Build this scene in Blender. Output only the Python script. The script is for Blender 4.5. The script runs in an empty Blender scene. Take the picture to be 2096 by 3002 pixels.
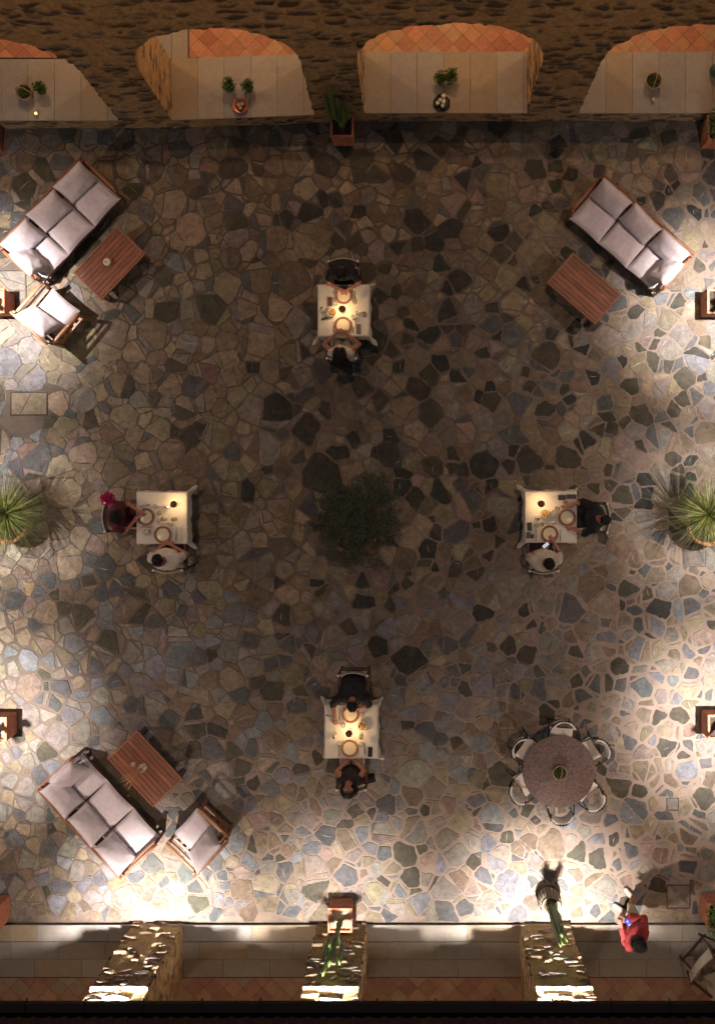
import bpy, bmesh, math, random
import numpy as np
from mathutils import Vector, Matrix, noise, Euler
random.seed(7)
PI = math.pi
R = math.radians
scene = bpy.context.scene
C = scene.collection

# ------------------------------------------------------------------ geometry of the place
H = 16.0            # camera height
S0 = 163.0          # photo pixels per metre on the ground
NX, NY = 1215.0, 1430.0
def S(px, py, z=0.0):
    k = (H - z) / H / S0
    return Vector(((px - NX) * k, -(py - NY) * k, z))
def crop(ox, oy, s):
    return lambda x, y, z=0.0: S(ox + x / s, oy + y / s, z)
c3 = crop(0, 450, 3.206); c4 = crop(1550, 480, 2.936); c5 = crop(880, 730, 6.165)
c6 = crop(0, 1380, 2.5855); c7 = crop(1480, 1380, 2.602); c9 = crop(900, 1940, 5.219)
cB = crop(0, 2060, 2.2264); cR = crop(1440, 2060, 2.4436); cW = crop(1750, 2400, 4.59)
def D(x, y, z=0.0): return S(x * 1.3076, y * 1.3076, z)

YT = 6.6            # face of the upper wall
YB = -7.83          # face of the lower wall
XL, XR = -7.68, 5.66

# ------------------------------------------------------------------ object helpers
def tag(o, label=None, cat=None, group=None, kind=None):
    if label: o['label'] = label
    if cat: o['category'] = cat
    if group: o['group'] = group
    if kind: o['kind'] = kind
    return o
def thing(name, label, cat, loc=(0, 0, 0), rot=0.0, group=None):
    o = bpy.data.objects.new(name, None); C.objects.link(o)
    o.empty_display_size = 0.1
    o.location = loc; o.rotation_euler = (0, 0, rot)
    return tag(o, label, cat, group)
def link(name, me, mat, parent=None):
    o = bpy.data.objects.new(name, me); C.objects.link(o)
    if mat is not None:
        me.materials.clear(); me.materials.append(mat)
    if parent: o.parent = parent
    return o
def copy_tree(o, parent=None):
    c = o.copy(); C.objects.link(c)
    if parent: c.parent = parent
    for ch in list(o.children): copy_tree(ch, c)
    return c
def clone(o, label, loc, rot=0.0, scale=None):
    c = copy_tree(o); c.location = loc; c.rotation_euler = (0, 0, rot); c['label'] = label
    if scale: c.scale = (scale,) * 3
    return c

class MB:
    def __init__(s): s.v = []; s.f = []; s.c = []; s.sm = []
    def add(s, vs, fs, col=None, smooth=False):
        b = len(s.v); s.v += [tuple(v) for v in vs]
        for f in fs:
            s.f.append(tuple(i + b for i in f)); s.c.append(col); s.sm.append(smooth)
        return s
    def box(s, c, d, rz=0.0, M=None, taper=1.0, col=None):
        hx, hy, hz = d[0] / 2, d[1] / 2, d[2] / 2
        vs = []
        for z, t in ((-hz, 1.0), (hz, taper)):
            for x, y in ((-hx, -hy), (hx, -hy), (hx, hy), (-hx, hy)):
                vs.append(Vector((x * t, y * t, z)))
        m = M if M is not None else Matrix.Rotation(rz, 4, 'Z')
        vs = [m @ v + Vector(c) for v in vs]
        return s.add(vs, [(3, 2, 1, 0), (4, 5, 6, 7), (0, 1, 5, 4), (1, 2, 6, 5), (2, 3, 7, 6), (3, 0, 4, 7)], col)
    def bar(s, a, b, w, h, up=(0, 0, 1), col=None):
        a = Vector(a); b = Vector(b); d = b - a; L = d.length; d.normalize()
        u = Vector(up)
        if abs(d.dot(u)) > .98: u = Vector((0, 1, 0))
        x = d.cross(u).normalized(); y = x.cross(d).normalized()
        m = Matrix((x, y, d)).transposed().to_4x4()
        return s.box((a + b) / 2, (w, h, L), M=m, col=col)
    def tube(s, pts, r, seg=8, closed=False, caps=True, col=None, flat=None):
        pts = [Vector(p) for p in pts]; n = len(pts)
        rs = r if isinstance(r, (list, tuple)) else [r] * n
        vs = []; fs = []; prev = None
        for i, p in enumerate(pts):
            if closed: t = pts[(i + 1) % n] - pts[i - 1]
            else: t = pts[min(i + 1, n - 1)] - pts[max(i - 1, 0)]
            if t.length < 1e-9: t = Vector((0, 0, 1))
            t.normalize()
            if prev is None:
                u = Vector((0, 0, 1)) if abs(t.z) < .9 else Vector((1, 0, 0))
                u = (u - t * u.dot(t)).normalized()
            else:
                u = prev - t * prev.dot(t)
                u = u.normalized() if u.length > 1e-6 else Vector((1, 0, 0))
            prev = u; w = t.cross(u)
            for k in range(seg):
                a = 2 * PI * k / seg
                fl = flat if flat else 1.0
                vs.append(p + (u * math.cos(a) * fl + w * math.sin(a)) * rs[i])
        m = n if closed else n - 1
        for i in range(m):
            j = (i + 1) % n
            for k in range(seg):
                k2 = (k + 1) % seg
                fs.append((i * seg + k, i * seg + k2, j * seg + k2, j * seg + k))
        if caps and not closed:
            fs.append(tuple(range(seg))[::-1]); fs.append(tuple((n - 1) * seg + k for k in range(seg)))
        return s.add(vs, fs, col, True)
    def lathe(s, prof, seg=24, c=(0, 0, 0), M=None, col=None):
        vs = []; fs = []; n = len(prof)
        for (r, z) in prof:
            for k in range(seg):
                a = 2 * PI * k / seg
                v = Vector((max(r, 1e-4) * math.cos(a), max(r, 1e-4) * math.sin(a), z))
                if M is not None: v = M @ v
                vs.append(v + Vector(c))
        for i in range(n - 1):
            for k in range(seg):
                k2 = (k + 1) % seg
                fs.append((i * seg + k, i * seg + k2, (i + 1) * seg + k2, (i + 1) * seg + k))
        return s.add(vs, fs, col, True)
    def ell(s, c, r, M=None, seg=16, col=None):
        n = seg // 2
        prof = [(math.sin(PI * i / n), -math.cos(PI * i / n)) for i in range(n + 1)]
        m = Matrix.Diagonal((r[0], r[1], r[2], 1))
        if M is not None: m = M.to_4x4() @ m
        return s.lathe(prof, seg, c, m, col)
    def grid(s, fn, nu, nv, col=None, smooth=True, cols=None):
        vs = [fn(i / nu, j / nv) for j in range(nv + 1) for i in range(nu + 1)]
        fs = [(j * (nu + 1) + i, j * (nu + 1) + i + 1, (j + 1) * (nu + 1) + i + 1, (j + 1) * (nu + 1) + i)
              for j in range(nv) for i in range(nu)]
        return s.add(vs, fs, col, smooth)
    def mesh(s, name):
        me = bpy.data.meshes.new(name)
        me.from_pydata(s.v, [], s.f)
        me.polygons.foreach_set('use_smooth', s.sm)
        if any(c is not None for c in s.c):
            at = me.color_attributes.new('Col', 'FLOAT_COLOR', 'CORNER')
            buf = []
            for p, c in zip(s.f, s.c):
                c = c or (.5, .5, .5)
                buf += [c[0], c[1], c[2], 1.0] * len(p)
            at.data.foreach_set('color', buf)
        me.update()
        return me
    def build(s, name, mat, parent=None, bevel=0.0, auto=True):
        o = link(name, s.mesh(name), mat, parent)
        if bevel:
            m = o.modifiers.new('bevel', 'BEVEL'); m.width = bevel; m.segments = 2; m.limit_method = 'ANGLE'; m.angle_limit = R(50)
        return o

# ------------------------------------------------------------------ materials
def mat(name, col, rough=.7, metal=0.0, var=.12, nscale=8.0, bump=.0, bscale=60.0, stretch=None, attr=False,
        trans=0.0, emit=None, estr=0.0, coat=0.0, sheen=0.0, col2=None, ior=1.45, specl=.5, detail=6):
    m = bpy.data.materials.new(name); m.use_nodes = True
    nt = m.node_tree; N = nt.nodes; L = nt.links
    b = N['Principled BSDF']
    b.inputs['Roughness'].default_value = rough; b.inputs['Metallic'].default_value = metal
    b.inputs['Transmission Weight'].default_value = trans; b.inputs['IOR'].default_value = ior
    b.inputs['Coat Weight'].default_value = coat; b.inputs['Sheen Weight'].default_value = sheen
    b.inputs['Specular IOR Level'].default_value = specl
    tc = N.new('ShaderNodeTexCoord'); mp = N.new('ShaderNodeMapping')
    L.new(tc.outputs['Object'], mp.inputs['Vector'])
    if stretch: mp.inputs['Scale'].default_value = stretch
    n = N.new('ShaderNodeTexNoise'); n.inputs['Scale'].default_value = nscale; n.inputs['Detail'].default_value = detail
    n.inputs['Roughness'].default_value = .65
    L.new(mp.outputs[0], n.inputs['Vector'])
    mx = N.new('ShaderNodeMix'); mx.data_type = 'RGBA'; mx.blend_type = 'MULTIPLY'; mx.inputs[0].default_value = 1.0
    if attr:
        a = N.new('ShaderNodeAttribute'); a.attribute_name = 'Col'; L.new(a.outputs['Color'], mx.inputs[6])
    elif col2:
        m2 = N.new('ShaderNodeMix'); m2.data_type = 'RGBA'
        rp = N.new('ShaderNodeMapRange'); rp.inputs[1].default_value = .35; rp.inputs[2].default_value = .65
        L.new(n.outputs['Fac'], rp.inputs[0]); L.new(rp.outputs[0], m2.inputs[0])
        m2.inputs[6].default_value = (*col, 1); m2.inputs[7].default_value = (*col2, 1)
        L.new(m2.outputs[2], mx.inputs[6])
    else: mx.inputs[6].default_value = (*col, 1)
    r = N.new('ShaderNodeMapRange'); r.inputs[1].default_value = .25; r.inputs[2].default_value = .75
    r.inputs[3].default_value = 1 - var * 1.6; r.inputs[4].default_value = 1 + var
    L.new(n.outputs['Fac'], r.inputs[0]); L.new(r.outputs[0], mx.inputs[7])
    L.new(mx.outputs[2], b.inputs['Base Color'])
    if bump:
        n2 = N.new('ShaderNodeTexNoise'); n2.inputs['Scale'].default_value = bscale; n2.inputs['Detail'].default_value = 5
        L.new(mp.outputs[0], n2.inputs['Vector'])
        bp = N.new('ShaderNodeBump'); bp.inputs['Strength'].default_value = bump; bp.inputs['Distance'].default_value = .01
        L.new(n2.outputs['Fac'], bp.inputs['Height']); L.new(bp.outputs[0], b.inputs['Normal'])
    if emit:
        b.inputs['Emission Color'].default_value = (*emit, 1); b.inputs['Emission Strength'].default_value = estr
    return m
def stone_mat(name, mot=1.0, grime=0.0, bump=.5, rough=.75, fine=70):
    """attribute colour, mottled by two noises, with mossy / pale blotches"""
    m = bpy.data.materials.new(name); m.use_nodes = True
    nt = m.node_tree; N = nt.nodes; L = nt.links; b = N['Principled BSDF']
    a = N.new('ShaderNodeAttribute'); a.attribute_name = 'Col'
    tc = N.new('ShaderNodeTexCoord')
    def noise_(sc, det, lo, hi, o0, o1, rgh=.65, dist=0.0):
        n = N.new('ShaderNodeTexNoise'); n.inputs['Scale'].default_value = sc; n.inputs['Detail'].default_value = det
        n.inputs['Roughness'].default_value = rgh; n.inputs['Distortion'].default_value = dist
        L.new(tc.outputs['Object'], n.inputs['Vector'])
        r = N.new('ShaderNodeMapRange'); r.inputs[1].default_value = lo; r.inputs[2].default_value = hi
        r.inputs[3].default_value = o0; r.inputs[4].default_value = o1
        L.new(n.outputs['Fac'], r.inputs[0]); return n, r
    n1, r1 = noise_(8.5, 8, .32, .68, 1 - .45 * mot, 1 + .32 * mot, .75, .8)
    n2, r2 = noise_(fine, 4, .3, .7, .75, 1.2)
    mu = N.new('ShaderNodeMath'); mu.operation = 'MULTIPLY'; L.new(r1.outputs[0], mu.inputs[0]); L.new(r2.outputs[0], mu.inputs[1])
    mx = N.new('ShaderNodeMix'); mx.data_type = 'RGBA'; mx.blend_type = 'MULTIPLY'; mx.inputs[0].default_value = 1
    L.new(a.outputs['Color'], mx.inputs[6])
    if grime:
        _, rg = noise_(.9, 8, .35, .65, 1 - grime, 1 + grime * .5, .8, 1.2)
        mg = N.new('ShaderNodeMath'); mg.operation = 'MULTIPLY'; L.new(mu.outputs[0], mg.inputs[0]); L.new(rg.outputs[0], mg.inputs[1]); mu = mg
    L.new(mu.outputs[0], mx.inputs[7])
    n3, r3 = noise_(2.3, 8, .54, .68, 0, .30 * mot, .75, 1.0)
    m3 = N.new('ShaderNodeMix'); m3.data_type = 'RGBA'; m3.inputs[7].default_value = (.20, .15, .07, 1)
    L.new(r3.outputs[0], m3.inputs[0]); L.new(mx.outputs[2], m3.inputs[6])
    n4, r4 = noise_(14, 6, .62, .7, 0, .5 * mot, .7, .3)
    m4 = N.new('ShaderNodeMix'); m4.data_type = 'RGBA'; m4.inputs[7].default_value = (.035, .032, .026, 1)
    L.new(r4.outputs[0], m4.inputs[0]); L.new(m3.outputs[2], m4.inputs[6])
    L.new(m4.outputs[2], b.inputs['Base Color'])
    _, r5 = noise_(7, 4, .3, .7, rough - .15, rough + .15)
    L.new(r5.outputs[0], b.inputs['Roughness'])
    b.inputs['Specular IOR Level'].default_value = .3
    bp = N.new('ShaderNodeBump'); bp.inputs['Strength'].default_value = bump; bp.inputs['Distance'].default_value = .012
    ad = N.new('ShaderNodeMath'); ad.operation = 'ADD'; L.new(n1.outputs['Fac'], ad.inputs[0]); L.new(n2.outputs['Fac'], ad.inputs[1])
    L.new(ad.outputs[0], bp.inputs['Height']); L.new(bp.outputs[0], b.inputs['Normal'])
    return m

M = {}
M['paving'] = stone_mat('paving_stone', grime=.28, bump=.45)
M['wall'] = stone_mat('rubble_wall', bump=.8, rough=.85, fine=45)
M['slab'] = stone_mat('limestone', mot=.28, bump=.06, rough=.6, fine=120)
M['terracotta_floor'] = stone_mat('terracotta_floor', mot=.45, bump=.1, rough=.55, fine=90)
M['mortar'] = mat('mortar', (.28, .22, .185), .9, var=.34, nscale=3.0, bump=.6, bscale=45, col2=(.225, .172, .132), detail=9)
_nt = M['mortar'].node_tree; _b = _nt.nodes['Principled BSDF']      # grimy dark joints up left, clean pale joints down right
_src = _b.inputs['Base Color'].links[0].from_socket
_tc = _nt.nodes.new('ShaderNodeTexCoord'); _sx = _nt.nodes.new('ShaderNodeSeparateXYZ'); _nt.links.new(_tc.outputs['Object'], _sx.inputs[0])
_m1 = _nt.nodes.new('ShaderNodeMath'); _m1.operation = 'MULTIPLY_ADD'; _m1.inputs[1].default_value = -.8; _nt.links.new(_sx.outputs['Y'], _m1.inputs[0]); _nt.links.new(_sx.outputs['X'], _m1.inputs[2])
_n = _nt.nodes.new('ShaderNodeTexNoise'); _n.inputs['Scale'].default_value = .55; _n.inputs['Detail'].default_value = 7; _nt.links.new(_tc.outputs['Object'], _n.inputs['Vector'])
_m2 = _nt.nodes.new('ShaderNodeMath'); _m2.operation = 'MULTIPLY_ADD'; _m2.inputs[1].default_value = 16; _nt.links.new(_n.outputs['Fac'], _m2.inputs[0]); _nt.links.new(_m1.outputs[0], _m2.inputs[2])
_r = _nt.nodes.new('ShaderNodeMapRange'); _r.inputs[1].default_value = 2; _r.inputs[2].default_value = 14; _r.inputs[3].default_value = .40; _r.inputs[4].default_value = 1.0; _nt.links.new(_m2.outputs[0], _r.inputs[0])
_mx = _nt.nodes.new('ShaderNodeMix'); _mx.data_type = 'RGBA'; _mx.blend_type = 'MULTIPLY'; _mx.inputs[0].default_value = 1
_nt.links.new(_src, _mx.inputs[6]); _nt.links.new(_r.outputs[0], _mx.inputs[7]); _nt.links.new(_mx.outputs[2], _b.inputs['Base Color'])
M['teak'] = mat('teak', (.24, .092, .045), .42, var=.45, nscale=7, stretch=(1.2, 22, 22), bump=.15, bscale=20, coat=.15)
M['teak_plank'] = mat('teak_plank', (.2, .1, .05), .42, var=.4, nscale=4, stretch=(1.0, 7, 7), bump=.15, bscale=20, coat=.15, attr=True)
M['teak_light'] = mat('teak_light', (.36, .17, .085), .4, var=.35, nscale=7, stretch=(12, 12, 2), bump=.1, bscale=20, coat=.15)
M['cushion'] = mat('cushion_fabric', (.54, .48, .515), .92, var=.10, nscale=14, bump=.25, bscale=220, sheen=.2)
M['piping'] = mat('piping', (.40, .35, .36), .9, var=.1)
M['terracotta'] = mat('terracotta', (.42, .155, .085), .75, var=.28, nscale=9, bump=.25, bscale=40)
M['soil'] = mat('soil', (.055, .037, .024), .95, var=.5, nscale=40, bump=1, bscale=60)
M['gravel'] = mat('gravel', (.34, .26, .18), .9, var=.6, nscale=45, bump=1, bscale=70)
M['cactus'] = mat('cactus', (.075, .13, .038), .55, var=.3, nscale=18, bump=.3, bscale=40, col2=(.12, .17, .05))
M['leaf'] = mat('leaf', (.045, .105, .022), .55, var=.4, nscale=20, col2=(.075, .14, .03))
M['olive_leaf'] = mat('olive_leaf', (.05, .07, .035), .6, var=.4, nscale=16, col2=(.09, .105, .06))
M['twig'] = mat('twig', (.16, .12, .085), .85, var=.3, nscale=20)
M['grass_blade'] = mat('yucca_blade', (.062, .10, .016), .5, var=.4, nscale=9, col2=(.15, .14, .04))
M['cloth'] = mat('table_linen', (.70, .655, .58), .9, var=.05, nscale=6, bump=.3, bscale=9, sheen=.15)
M['porcelain'] = mat('porcelain', (.68, .62, .46), .25, var=.04, specl=.5)
M['rim_brown'] = mat('rim_brown', (.21, .06, .03), .35, var=.2, nscale=40)
M['rim_base'] = mat('rim_base', (.62, .46, .36), .3, var=.1, nscale=40)
M['rust_metal'] = mat('rust_metal', (.20, .06, .035), .5, metal=.3, var=.2, nscale=12)
M['glass'] = mat('glass', (.80, .76, .66), .12, var=0.0, specl=.9)
M['glass'].node_tree.nodes['Principled BSDF'].inputs['Alpha'].default_value = .34
M['green_glass'] = mat('green_glass', (.35, .62, .58), .05, trans=1.0, var=0.0)
M['wine'] = mat('wine', (.75, .62, .30), .05, trans=.6, var=0.0)
M['black'] = mat('black_plastic', (.018, .016, .017), .35, var=.1)
M['maroon'] = mat('maroon_case', (.13, .018, .02), .4, var=.1)
M['iron'] = mat('black_iron', (.022, .02, .019), .45, metal=.6, var=.2, nscale=20)
M['steel'] = mat('steel', (.35, .33, .31), .28, metal=1.0, var=.1)
M['dark_steel'] = mat('dark_steel', (.10, .09, .085), .35, metal=.9, var=.1)
M['dark_wood'] = mat('dark_wood', (.085, .035, .022), .45, var=.35, nscale=8, stretch=(4, 4, 18), bump=.1, bscale=20)
M['sling'] = mat('cream_canvas', (.50, .45, .38), .9, var=.08, nscale=14, bump=.2, bscale=180)
M['white_pad'] = mat('white_pad', (.78, .74, .70), .85, var=.06, nscale=14, bump=.15, bscale=150)
M['granite'] = mat('red_granite', (.15, .10, .092), .55, var=.5, nscale=38, bump=.05, bscale=80, col2=(.185, .122, .108))
M['wicker'] = mat('wicker', (.42, .31, .18), .8, var=.35, nscale=50, bump=.6, bscale=90)
M['wax'] = mat('wax', (.72, .66, .52), .5, var=.05)
M['flame'] = mat('flame', (1, .7, .3), .5, emit=(1, .62, .25), estr=22)
M['lampglow'] = mat('lampglow', (1, .8, .5), .5, emit=(1, .66, .34), estr=30)
M['bread'] = mat('bread', (.52, .29, .11), .85, var=.45, nscale=40, bump=.6, bscale=60)
M['copper'] = mat('copper', (.45, .16, .10), .35, metal=.8, var=.2)
M['menu'] = mat('menu_card', (.055, .06, .035), .6, var=.15)
M['napkin'] = mat('napkin', (.60, .55, .46), .9, var=.06, bump=.2, bscale=120)
M['skin'] = mat('skin', (.40, .175, .125), .55, var=.1, nscale=10)
M['hair'] = mat('dark_hair', (.014, .010, .009), .5, var=.5, nscale=60)
M['hair_brown'] = mat('brown_hair', (.013, .008, .006), .5, var=.5, nscale=60)
M['navy'] = mat('navy_cloth', (.018, .019, .026), .9, var=.25, nscale=10, bump=.4, bscale=25)
M['blackcloth'] = mat('black_cloth', (.022, .018, .021), .8, var=.6, nscale=9, bump=.5, bscale=22)
M['white_shirt'] = mat('white_shirt', (.60, .56, .51), .9, var=.06, nscale=8, bump=.5, bscale=18)
M['cream_shirt'] = mat('cream_shirt', (.56, .51, .42), .9, var=.08, nscale=8, bump=.5, bscale=18)
M['burgundy'] = mat('burgundy_cloth', (.11, .02, .035), .9, var=.5, nscale=30, bump=.4, bscale=30)
M['red_shirt'] = mat('red_shirt', (.36, .045, .045), .9, var=.12, nscale=8, bump=.6, bscale=16)
M['khaki'] = mat('khaki', (.42, .36, .25), .9, var=.08, bump=.3, bscale=30)
M['beige'] = mat('beige_cloth', (.36, .29, .22), .9, var=.1, bump=.3, bscale=30)
M['darktrouser'] = mat('dark_trousers', (.028, .024, .026), .9, var=.15)
M['shoe'] = mat('canvas_shoe', (.36, .32, .27), .8, var=.1)
M['shoe_sole'] = mat('shoe_sole', (.05, .035, .028), .7, var=.1)
M['magenta'] = mat('magenta_flower', (.50, .012, .12), .7, var=.35, nscale=30)
M['screen'] = mat('phone_screen', (.02, .03, .2), .2, emit=(.04, .07, .55), estr=1.1)
M['screen_w'] = mat('phone_screen_light', (.6, .65, .7), .2, emit=(.55, .65, .8), estr=.7)
M['eye'] = mat('eye_white', (.6, .55, .5), .3, var=0)
M['iris'] = mat('iris', (.03, .018, .012), .3, var=0)
M['lip'] = mat('lip', (.30, .06, .055), .5, var=0)
M['rooftile'] = mat('roof_tile', (.03, .016, .012), .85, var=.4, nscale=6, bump=.4, bscale=30)
M['gutter'] = mat('dark_gutter', (.006, .005, .005), .8, var=.2)
M['plaster'] = mat('plaster', (.45, .36, .26), .9, var=.12, nscale=3, bump=.2, bscale=20)
M['urn'] = mat('urn_clay', (.30, .25, .19), .8, var=.2, nscale=12, bump=.3, bscale=30)
M['urn_dark'] = mat('urn_stripe', (.06, .045, .036), .8, var=.2)
M['petal'] = mat('white_petal', (.70, .68, .58), .7, var=.05)
M['dried'] = mat('dried_stem', (.52, .30, .12), .8, var=.2)
M['stripe'] = mat('grey_stripe', (.22, .185, .17), .9, var=.08)
M['ceramic'] = mat('cream_ceramic', (.58, .50, .37), .4, var=.08)
M['box_grey'] = mat('grey_box', (.11, .115, .11), .6, var=.1)
M['pinkish'] = mat('pink_case', (.28, .13, .12), .6, var=.1)
M['apricot'] = mat('brass_tool', (.55, .36, .12), .35, metal=.6, var=.1)

# ------------------------------------------------------------------ ground and crazy paving
def wallshift(X):
    """the upper wall bends towards the courtyard on its left half"""
    a, b = S(500, 353).x, S(1060, 330).x
    if X <= a: return -.13
    if X >= b: return 0.0
    t = (X - a) / (b - a); return -.13 * (1 - t)

g = MB(); g.grid(lambda u, v: Vector((-60 + 120 * u, -60 + 120 * v, -.006)), 2, 2, smooth=False)
tag(g.build('ground', M['mortar']), kind='structure')

PAL = {
 'olive': (.19, .152, .105), 'tan': (.235, .186, .134), 'grey': (.185, .164, .145), 'blue': (.152, .154, .166),
 'char': (.036, .037, .034), 'dolive': (.058, .052, .038), 'red': (.18, .115, .088), 'ochre': (.25, .18, .105),
 'pink': (.215, .165, .142), 'brown': (.15, .112, .082), 'pale': (.26, .225, .185), 'slate': (.083, .084, .088)}
marks = []   # (X, Y, radius, colour): conspicuous stones read off the photograph
for t in '''618 920 38 char;1085 1045 36 char;1168 905 32 slate;1190 1030 33 dolive;1100 900 24 dolive;935 865 24 dolive;870 1015 26 dolive
990 1108 24 char;1222 920 22 dolive;715 448 22 char;788 445 18 brown;550 1100 22 char;703 1305 19 char;845 1450 25 char;918 1482 34 char;850 905 23 dolive
1468 1240 30 brown;1480 1368 26 char;1410 1320 28 dolive;1555 1360 26 slate;1545 1508 28 slate;1190 1400 22 dolive;1080 1370 22 char;1230 1290 24 dolive
490 1632 26 char;575 1670 22 slate;1110 685 20 char;990 592 24 char;640 830 20 dolive;566 825 18 char;1140 1450 22 char;1490 1915 30 red;1505 1712 20 grey
1428 1775 22 dolive;1235 1892 34 brown;1045 1010 22 red;1045 885 20 red;900 1092 19 char;966 1040 24 dolive;1065 1272 26 dolive;1150 970 20 slate;1240 862 20 slate
1340 960 20 dolive;1438 928 24 dolive;1390 1225 26 brown;1447 1132 16 char;1360 905 18 slate;225 1180 22 slate;205 1255 16 slate;130 1190 18 brown;205 945 26 dolive
180 900 26 grey;350 795 24 brown;465 825 24 red;455 605 22 tan;480 500 22 brown;420 655 18 pale;890 490 20 brown;1075 440 18 pink;1150 540 18 dolive;1050 590 18 brown
640 490 16 char;745 655 16 dolive;890 655 16 dolive;900 760 18 dolive;680 880 16 slate;845 985 16 grey;820 1010 18 pale;550 960 22 tan;625 1130 30 olive;640 1060 26 brown
450 960 18 char;110 720 16 brown;470 1100 24 brown;380 1100 18 olive;960 1340 26 grey;480 1395 22 blue;340 1580 34 pale;270 1565 20 grey;540 1560 22 slate;450 1560 24 tan
605 1770 20 slate;660 1830 24 grey;560 1928 24 blue;645 1910 14 red;700 1900 20 blue;840 1950 18 grey;1110 1940 24 blue;1190 1980 18 slate;1000 1880 26 grey;870 1800 22 slate
760 1900 16 tan;1030 1840 24 tan;1105 1700 22 grey;1026 1672 22 dolive;1060 1640 16 brown;950 1640 24 slate;1210 1545 24 slate;1290 1470 20 dolive;1335 1530 20 slate
1440 1340 18 dolive;1520 1605 22 dolive;1465 1660 20 blue;1400 1600 14 slate;1360 1700 18 slate;1580 1610 22 blue;1480 1560 18 grey;1340 1880 16 blue;1345 1800 22 brown
60 1860 22 tan;130 1770 20 slate;60 1700 20 grey;100 1960 18 blue;195 1980 20 blue;165 2010 16 tan;270 1985 14 ochre;320 1900 24 ochre;60 1480 22 blue;95 1440 24 olive
30 1380 18 tan;170 1500 18 slate;210 1420 16 tan;150 1330 18 brown;340 1330 16 brown;290 1300 16 slate;100 1120 16 olive;390 590 26 blue;330 640 24 grey;60 610 30 grey
140 640 22 tan;240 880 16 tan;150 860 26 grey;55 1310 18 ochre;30 1240 18 pale;1545 930 20 tan;1590 700 22 blue;1500 780 24 grey;1420 740 24 grey;1490 660 22 blue
1370 830 26 blue;1300 760 20 grey;1560 820 22 blue;1480 860 20 grey;1555 690 20 tan;1580 870 20 blue;1530 750 24 grey;560 470 18 tan;350 380 24 brown;470 370 20 red
620 370 22 brown;910 390 24 dolive;1020 350 20 brown;1250 380 22 dolive;1400 340 22 brown;1180 440 24 tan;960 470 20 brown;300 430 20 dolive;200 360 20 brown'''.replace('\n', ';').split(';'):
    a = t.split()
    p = D(float(a[0]), float(a[1])); marks.append((p.x, p.y, float(a[2]) / 124.66, a[3]))
covers = [(D(66, 905).x, D(66, 905).y, .34, .22), (D(1556, 1245).x, D(1556, 1245).y, .21, .21), (D(1507, 1803).x, D(1507, 1803).y, .115, .12),
          (D(1520, 2010).x, D(1520, 2010).y, .22, .22), (D(26, 640).x, D(26, 640).y, .28, .28), (D(1455, 566).x, D(1455, 566).y, .2, .2)]
bx0, bx1, by0, by1 = XL - .1, XR + .1, YB, YT - .1
sites = []; cell = .6; hashg = {}
def near(x, y, rad):
    n = int(math.ceil(rad / cell)); cx, cy = int(math.floor(x / cell)), int(math.floor(y / cell))
    for i in range(cx - n, cx + n + 1):
        for j in range(cy - n, cy + n + 1):
            for k in hashg.get((i, j), ()): yield k
def addsite(x, y, r, col):
    hashg.setdefault((int(math.floor(x / cell)), int(math.floor(y / cell))), []).append(len(sites)); sites.append((x, y, r, col))
for (x, y, r, c) in marks: addsite(x, y, r * 1.02, c)
rng = random.Random(11)
for rr, tries in ((.28, 120), (.225, 700), (.18, 2600), (.145, 5000), (.11, 6000), (.078, 5000)):
    for _ in range(tries):
        x = rng.uniform(bx0 - .3, bx1 + .3); y = rng.uniform(by0 - .3, by1 + .3)
        r = rr * rng.uniform(.85, 1.15)
        if rr > .14 and x < -1.5 and y > -.5: r *= 1.22
        if rr < .1 and rng.random() < .45: continue
        ok = True; fct = rng.uniform(.55, .98)
        for k in near(x, y, r + .36):
            s = sites[k]
            if (s[0] - x) ** 2 + (s[1] - y) ** 2 < ((s[2] + r) * fct) ** 2: ok = False; break
        if ok: addsite(x, y, r, None)
def clip(poly, nx, ny, d):
    out = []
    n = len(poly)
    for i in range(n):
        a = poly[i]; b = poly[(i + 1) % n]
        da = a[0] * nx + a[1] * ny - d; db = b[0] * nx + b[1] * ny - d
        if da <= 0: out.append(a)
        if (da < 0 < db) or (db < 0 < da):
            t = da / (da - db); out.append((a[0] + (b[0] - a[0]) * t, a[1] + (b[1] - a[1]) * t))
    return out
def area(p):
    return .5 * abs(sum(p[i][0] * p[(i + 1) % len(p)][1] - p[(i + 1) % len(p)][0] * p[i][1] for i in range(len(p))))
def fieldval(x, y, sc, sd): return noise.noise(Vector((x * sc + sd, y * sc - sd, sd * .7)))
pav = MB()
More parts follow.
